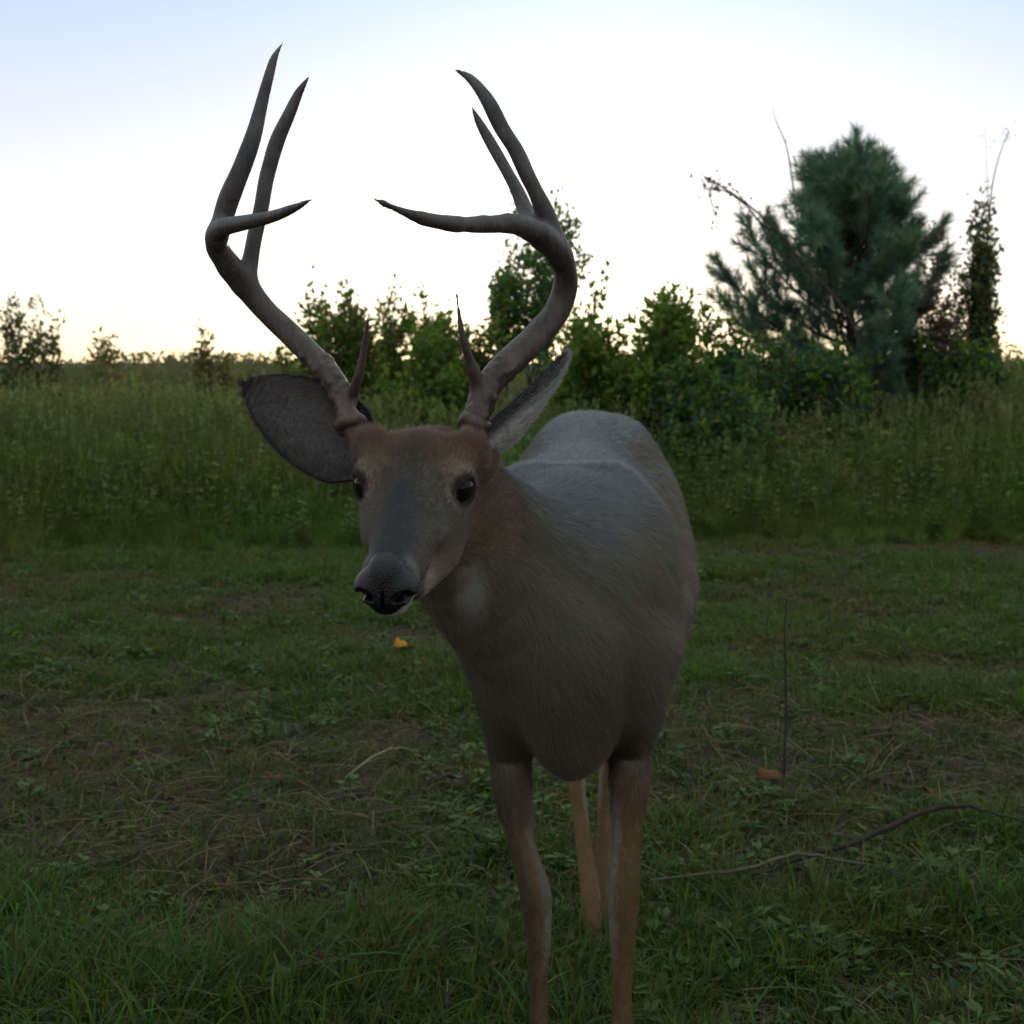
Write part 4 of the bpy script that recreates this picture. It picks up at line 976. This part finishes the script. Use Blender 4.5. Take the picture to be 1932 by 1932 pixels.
        b = [i * nv for i in range(nu)] + [(nu - 1) * nv + j for j in range(1, nv)] + [i * nv + nv - 1 for i in range(nu - 2, -1, -1)] + [j for j in range(nv - 2, 0, -1)]
        b = np.array(b); b2 = np.roll(b, -1); loops.append(np.stack([b, b2, b2 + n_, b + n_], 1)); Q_ = np.concatenate(loops)
        link(name, mesh_np(name, VV, Q_.ravel(), np.full(len(Q_), 4), np.concatenate([Ci, Co]), M_fur_skin, True), root)
        # inner hair: long pale strands from both rims, and short coat on the back
        m = 5200; ii = rng.integers(0, nu - 1, m); jj = rng.integers(0, nv, m); pk = ii * nv + jj; aa = a_[pk]; tt = t_[pk]
        Pp = V[pk] + Nf[pk] * th_ + rng.normal(0, .002, (m, 3)); Dd = ax_[None] * .9 - sd_[None] * (aa * .7)[:, None]; cc = Ci[pk] * rng.uniform(.6, 1.5, (m, 1)) * (1 + 1.2 * (np.abs(aa) < .5) * (tt < .7))[:, None]; lens = np.where(np.abs(aa) > .6, .020, .011) * (1.1 - tt * .8)
        make_curves('ear_hair', Pp, (Nf[pk], Dd), cc, lens, .00022, root, M_fur, .3, .35)
        m = 7000; pk = rng.integers(0, n_, m); Pp = V[pk] - Nf[pk] * th_ + rng.normal(0, .002, (m, 3)); make_curves('ear_hair', Pp, (-Nf[pk], np.tile(ax_, (m, 1))), Co[pk] * rng.uniform(.7, 1.3, (m, 1)), np.full(m, .007), .0002, root, M_fur, .2, .25)
    ear(H(.262, -.052, .012), W(452, 722, 1.93), nrm([-.05, -1.0, .0]), .059, .035, 1.15, (.070, .064, .062), (.085, .062, .048))
    ear(H(.272, .058, .020), W(1056, 656, 1.99), nrm([-.80, -.40, .35]), .055, .044, 1.75, (.05, .045, .045), (.32, .315, .31))  # pale outer colour paints sky light onto the back of this ear
    # antlers
    def Z(zx, zy, d, Y): p = W(352.2 + zx * .41667, 50.3 + zy * .41667, Y); return tuple(p) + ((d * .94 * .41667 / FPX * Y) / 2,)
    left = {'beam': [(742, 1800, 92, 1.875), (700, 1650, 104, 1.900), (600, 1520, 108, 1.925), (470, 1395, 112, 1.955), (345, 1272, 112, 1.965), (250, 1150, 124, 1.955), (170, 1055, 116, 1.93), (132, 985, 100, 1.90), (155, 915, 90, 1.86), (250, 890, 72, 1.80), (380, 862, 58, 1.745), (480, 825, 42, 1.70), (570, 780, 5, 1.665)],
            'g3': [(140, 960, 90, 1.885), (185, 800, 100, 1.875), (240, 660, 94, 1.87), (300, 500, 82, 1.87), (338, 360, 66, 1.875), (375, 210, 50, 1.88), (402, 130, 34, 1.885), (436, 70, 5, 1.89)],
            'g2': [(265, 1170, 100, 1.96), (300, 1000, 76, 1.965), (340, 820, 74, 1.97), (368, 660, 72, 1.975), (410, 520, 68, 1.975), (462, 400, 58, 1.97), (505, 305, 40, 1.965), (552, 230, 5, 1.96)],
            'brow': [(742, 1690, 60, 1.885), (785, 1560, 42, 1.86), (806, 1440, 32, 1.85), (818, 1350, 20, 1.84), (826, 1290, 5, 1.835)]}
    right = {'beam': [(1305, 1805, 104, 1.880), (1352, 1650, 126, 1.905), (1450, 1530, 140, 1.93), (1570, 1415, 132, 1.955), (1668, 1300, 124, 1.97), (1712, 1185, 118, 1.965), (1712, 1090, 112, 1.94), (1665, 1000, 118, 1.90), (1580, 930, 118, 1.86), (1480, 893, 98, 1.82), (1350, 895, 84, 1.78), (1200, 893, 74, 1.74), (1060, 866, 60, 1.70), (950, 825, 40, 1.675), (838, 776, 5, 1.655)],
             'g3': [(1695, 1030, 100, 1.915), (1632, 865, 90, 1.895), (1568, 720, 76, 1.885), (1497, 575, 74, 1.88), (1420, 440, 74, 1.88), (1350, 315, 62, 1.88), (1285, 235, 40, 1.885), (1214, 194, 5, 1.89)],
             'g2': [(1600, 960, 90, 1.88), (1540, 845, 76, 1.92), (1490, 730, 66, 1.94), (1425, 610, 58, 1.95), (1362, 500, 50, 1.955), (1316, 420, 36, 1.955), (1290, 358, 5, 1.955)],
             'brow': [(1330, 1640, 80, 1.90), (1275, 1500, 46, 1.875), (1245, 1380, 32, 1.865), (1230, 1280, 20, 1.86), (1222, 1196, 5, 1.855)]}
    for side, A in ((-1, left), (1, right)):
        allp = {k: np.array([Z(*r) for r in v]) for k, v in A.items()}; AA = np.concatenate(list(allp.values())); lo = AA[:, :3].min(0) - .03; hi = AA[:, :3].max(0) + .03; g = .0026
        lo[2] -= .06; af = Field(*[np.arange(lo[i], hi[i], g) for i in range(3)])
        ped = H(.252, side * .048, .012); bm_ = allp['beam']; bm_ = np.vstack([[*ped, .022], bm_])
        for k, arr in allp.items():
            if k == 'beam': arr = bm_
            rr = [(x, y, z, max(r, .0014), max(r, .0014), max(r, .0014), 0) for x, y, z, r in arr]
            ch = ring_chain(rr, nrm([.2, 1, .3]), 4)
            tmp = np.full(af.F.shape, .15, np.float32)
            for i in range(0, len(ch[0]) - 1, 4):   # short runs keep the boxes small
                sub = tuple(c[i:i + 5] for c in ch); R = sub[3].max() + .022; sl = af.box(sub[0].min(0) - R, sub[0].max(0) + R)
                tmp[sl] = np.minimum(tmp[sl], chain_sdf(af.pts(sl), sub).reshape(tmp[sl].shape))
            af.F = smin(af.F, tmp, .010)
        b0 = allp['beam'][0]; b1 = allp['beam'][1]; dirb = nrm(b1[:3] - b0[:3]); e1 = nrm(np.cross(dirb, [0, 1, 0])); e2 = np.cross(dirb, e1)
        for k in range(18):
            a = k / 18 * 6.283; rad = b0[3] + .0035; c = b0[:3] + (e1 * math.cos(a) + e2 * math.sin(a)) * rad + dirb * rng.normal(0, .002); af.ell(c, np.eye(3), (.0055 * rng.uniform(.8, 1.2),) * 3, .006)   # burr
        for k in range(110):
            t = rng.random() ** 1.5 * .16; seg = allp['beam']; i = min(int(t * 14), 2); fr = t * 14 - i; c = seg[i] * (1 - fr) + seg[i + 1] * fr; a = rng.random() * 6.283
            af.ell(c[:3] + (e1 * math.cos(a) + e2 * math.sin(a)) * c[3], np.eye(3), (rng.uniform(.0018, .0040),) * 3, .004)   # pearling
        v4, q4 = af.extract(); v4 = relax(v4, q4, 1, .4); nn = vnormals(v4, q4)
        v4 = v4 + nn * ((vnoise(v4[:, 0] * 60 + v4[:, 1] * 40, v4[:, 2] * 18, 61) - .5) * .0022)[:, None]
        zz = (v4[:, 2] - 1.0) / .35; base = np.array([.052, .034, .026]); tipc = np.array([.046, .043, .044]); cc = base[None] + (tipc - base)[None] * np.clip(zz, 0, 1)[:, None]
        cc *= (0.55 + .5 * vnoise(v4[:, 0] * 60, v4[:, 2] * 25, 62) + .5 * vnoise(v4[:, 0] * 420 + v4[:, 1] * 300, v4[:, 2] * 16, 63))[:, None]
        link('antler', mesh_np('antler', v4, q4.ravel(), np.full(len(q4), 4), cc, M_antler, True), root)
M_fur = attr_mat('fur_strand', 0.5, 0.25, 0.5)
make_deer()
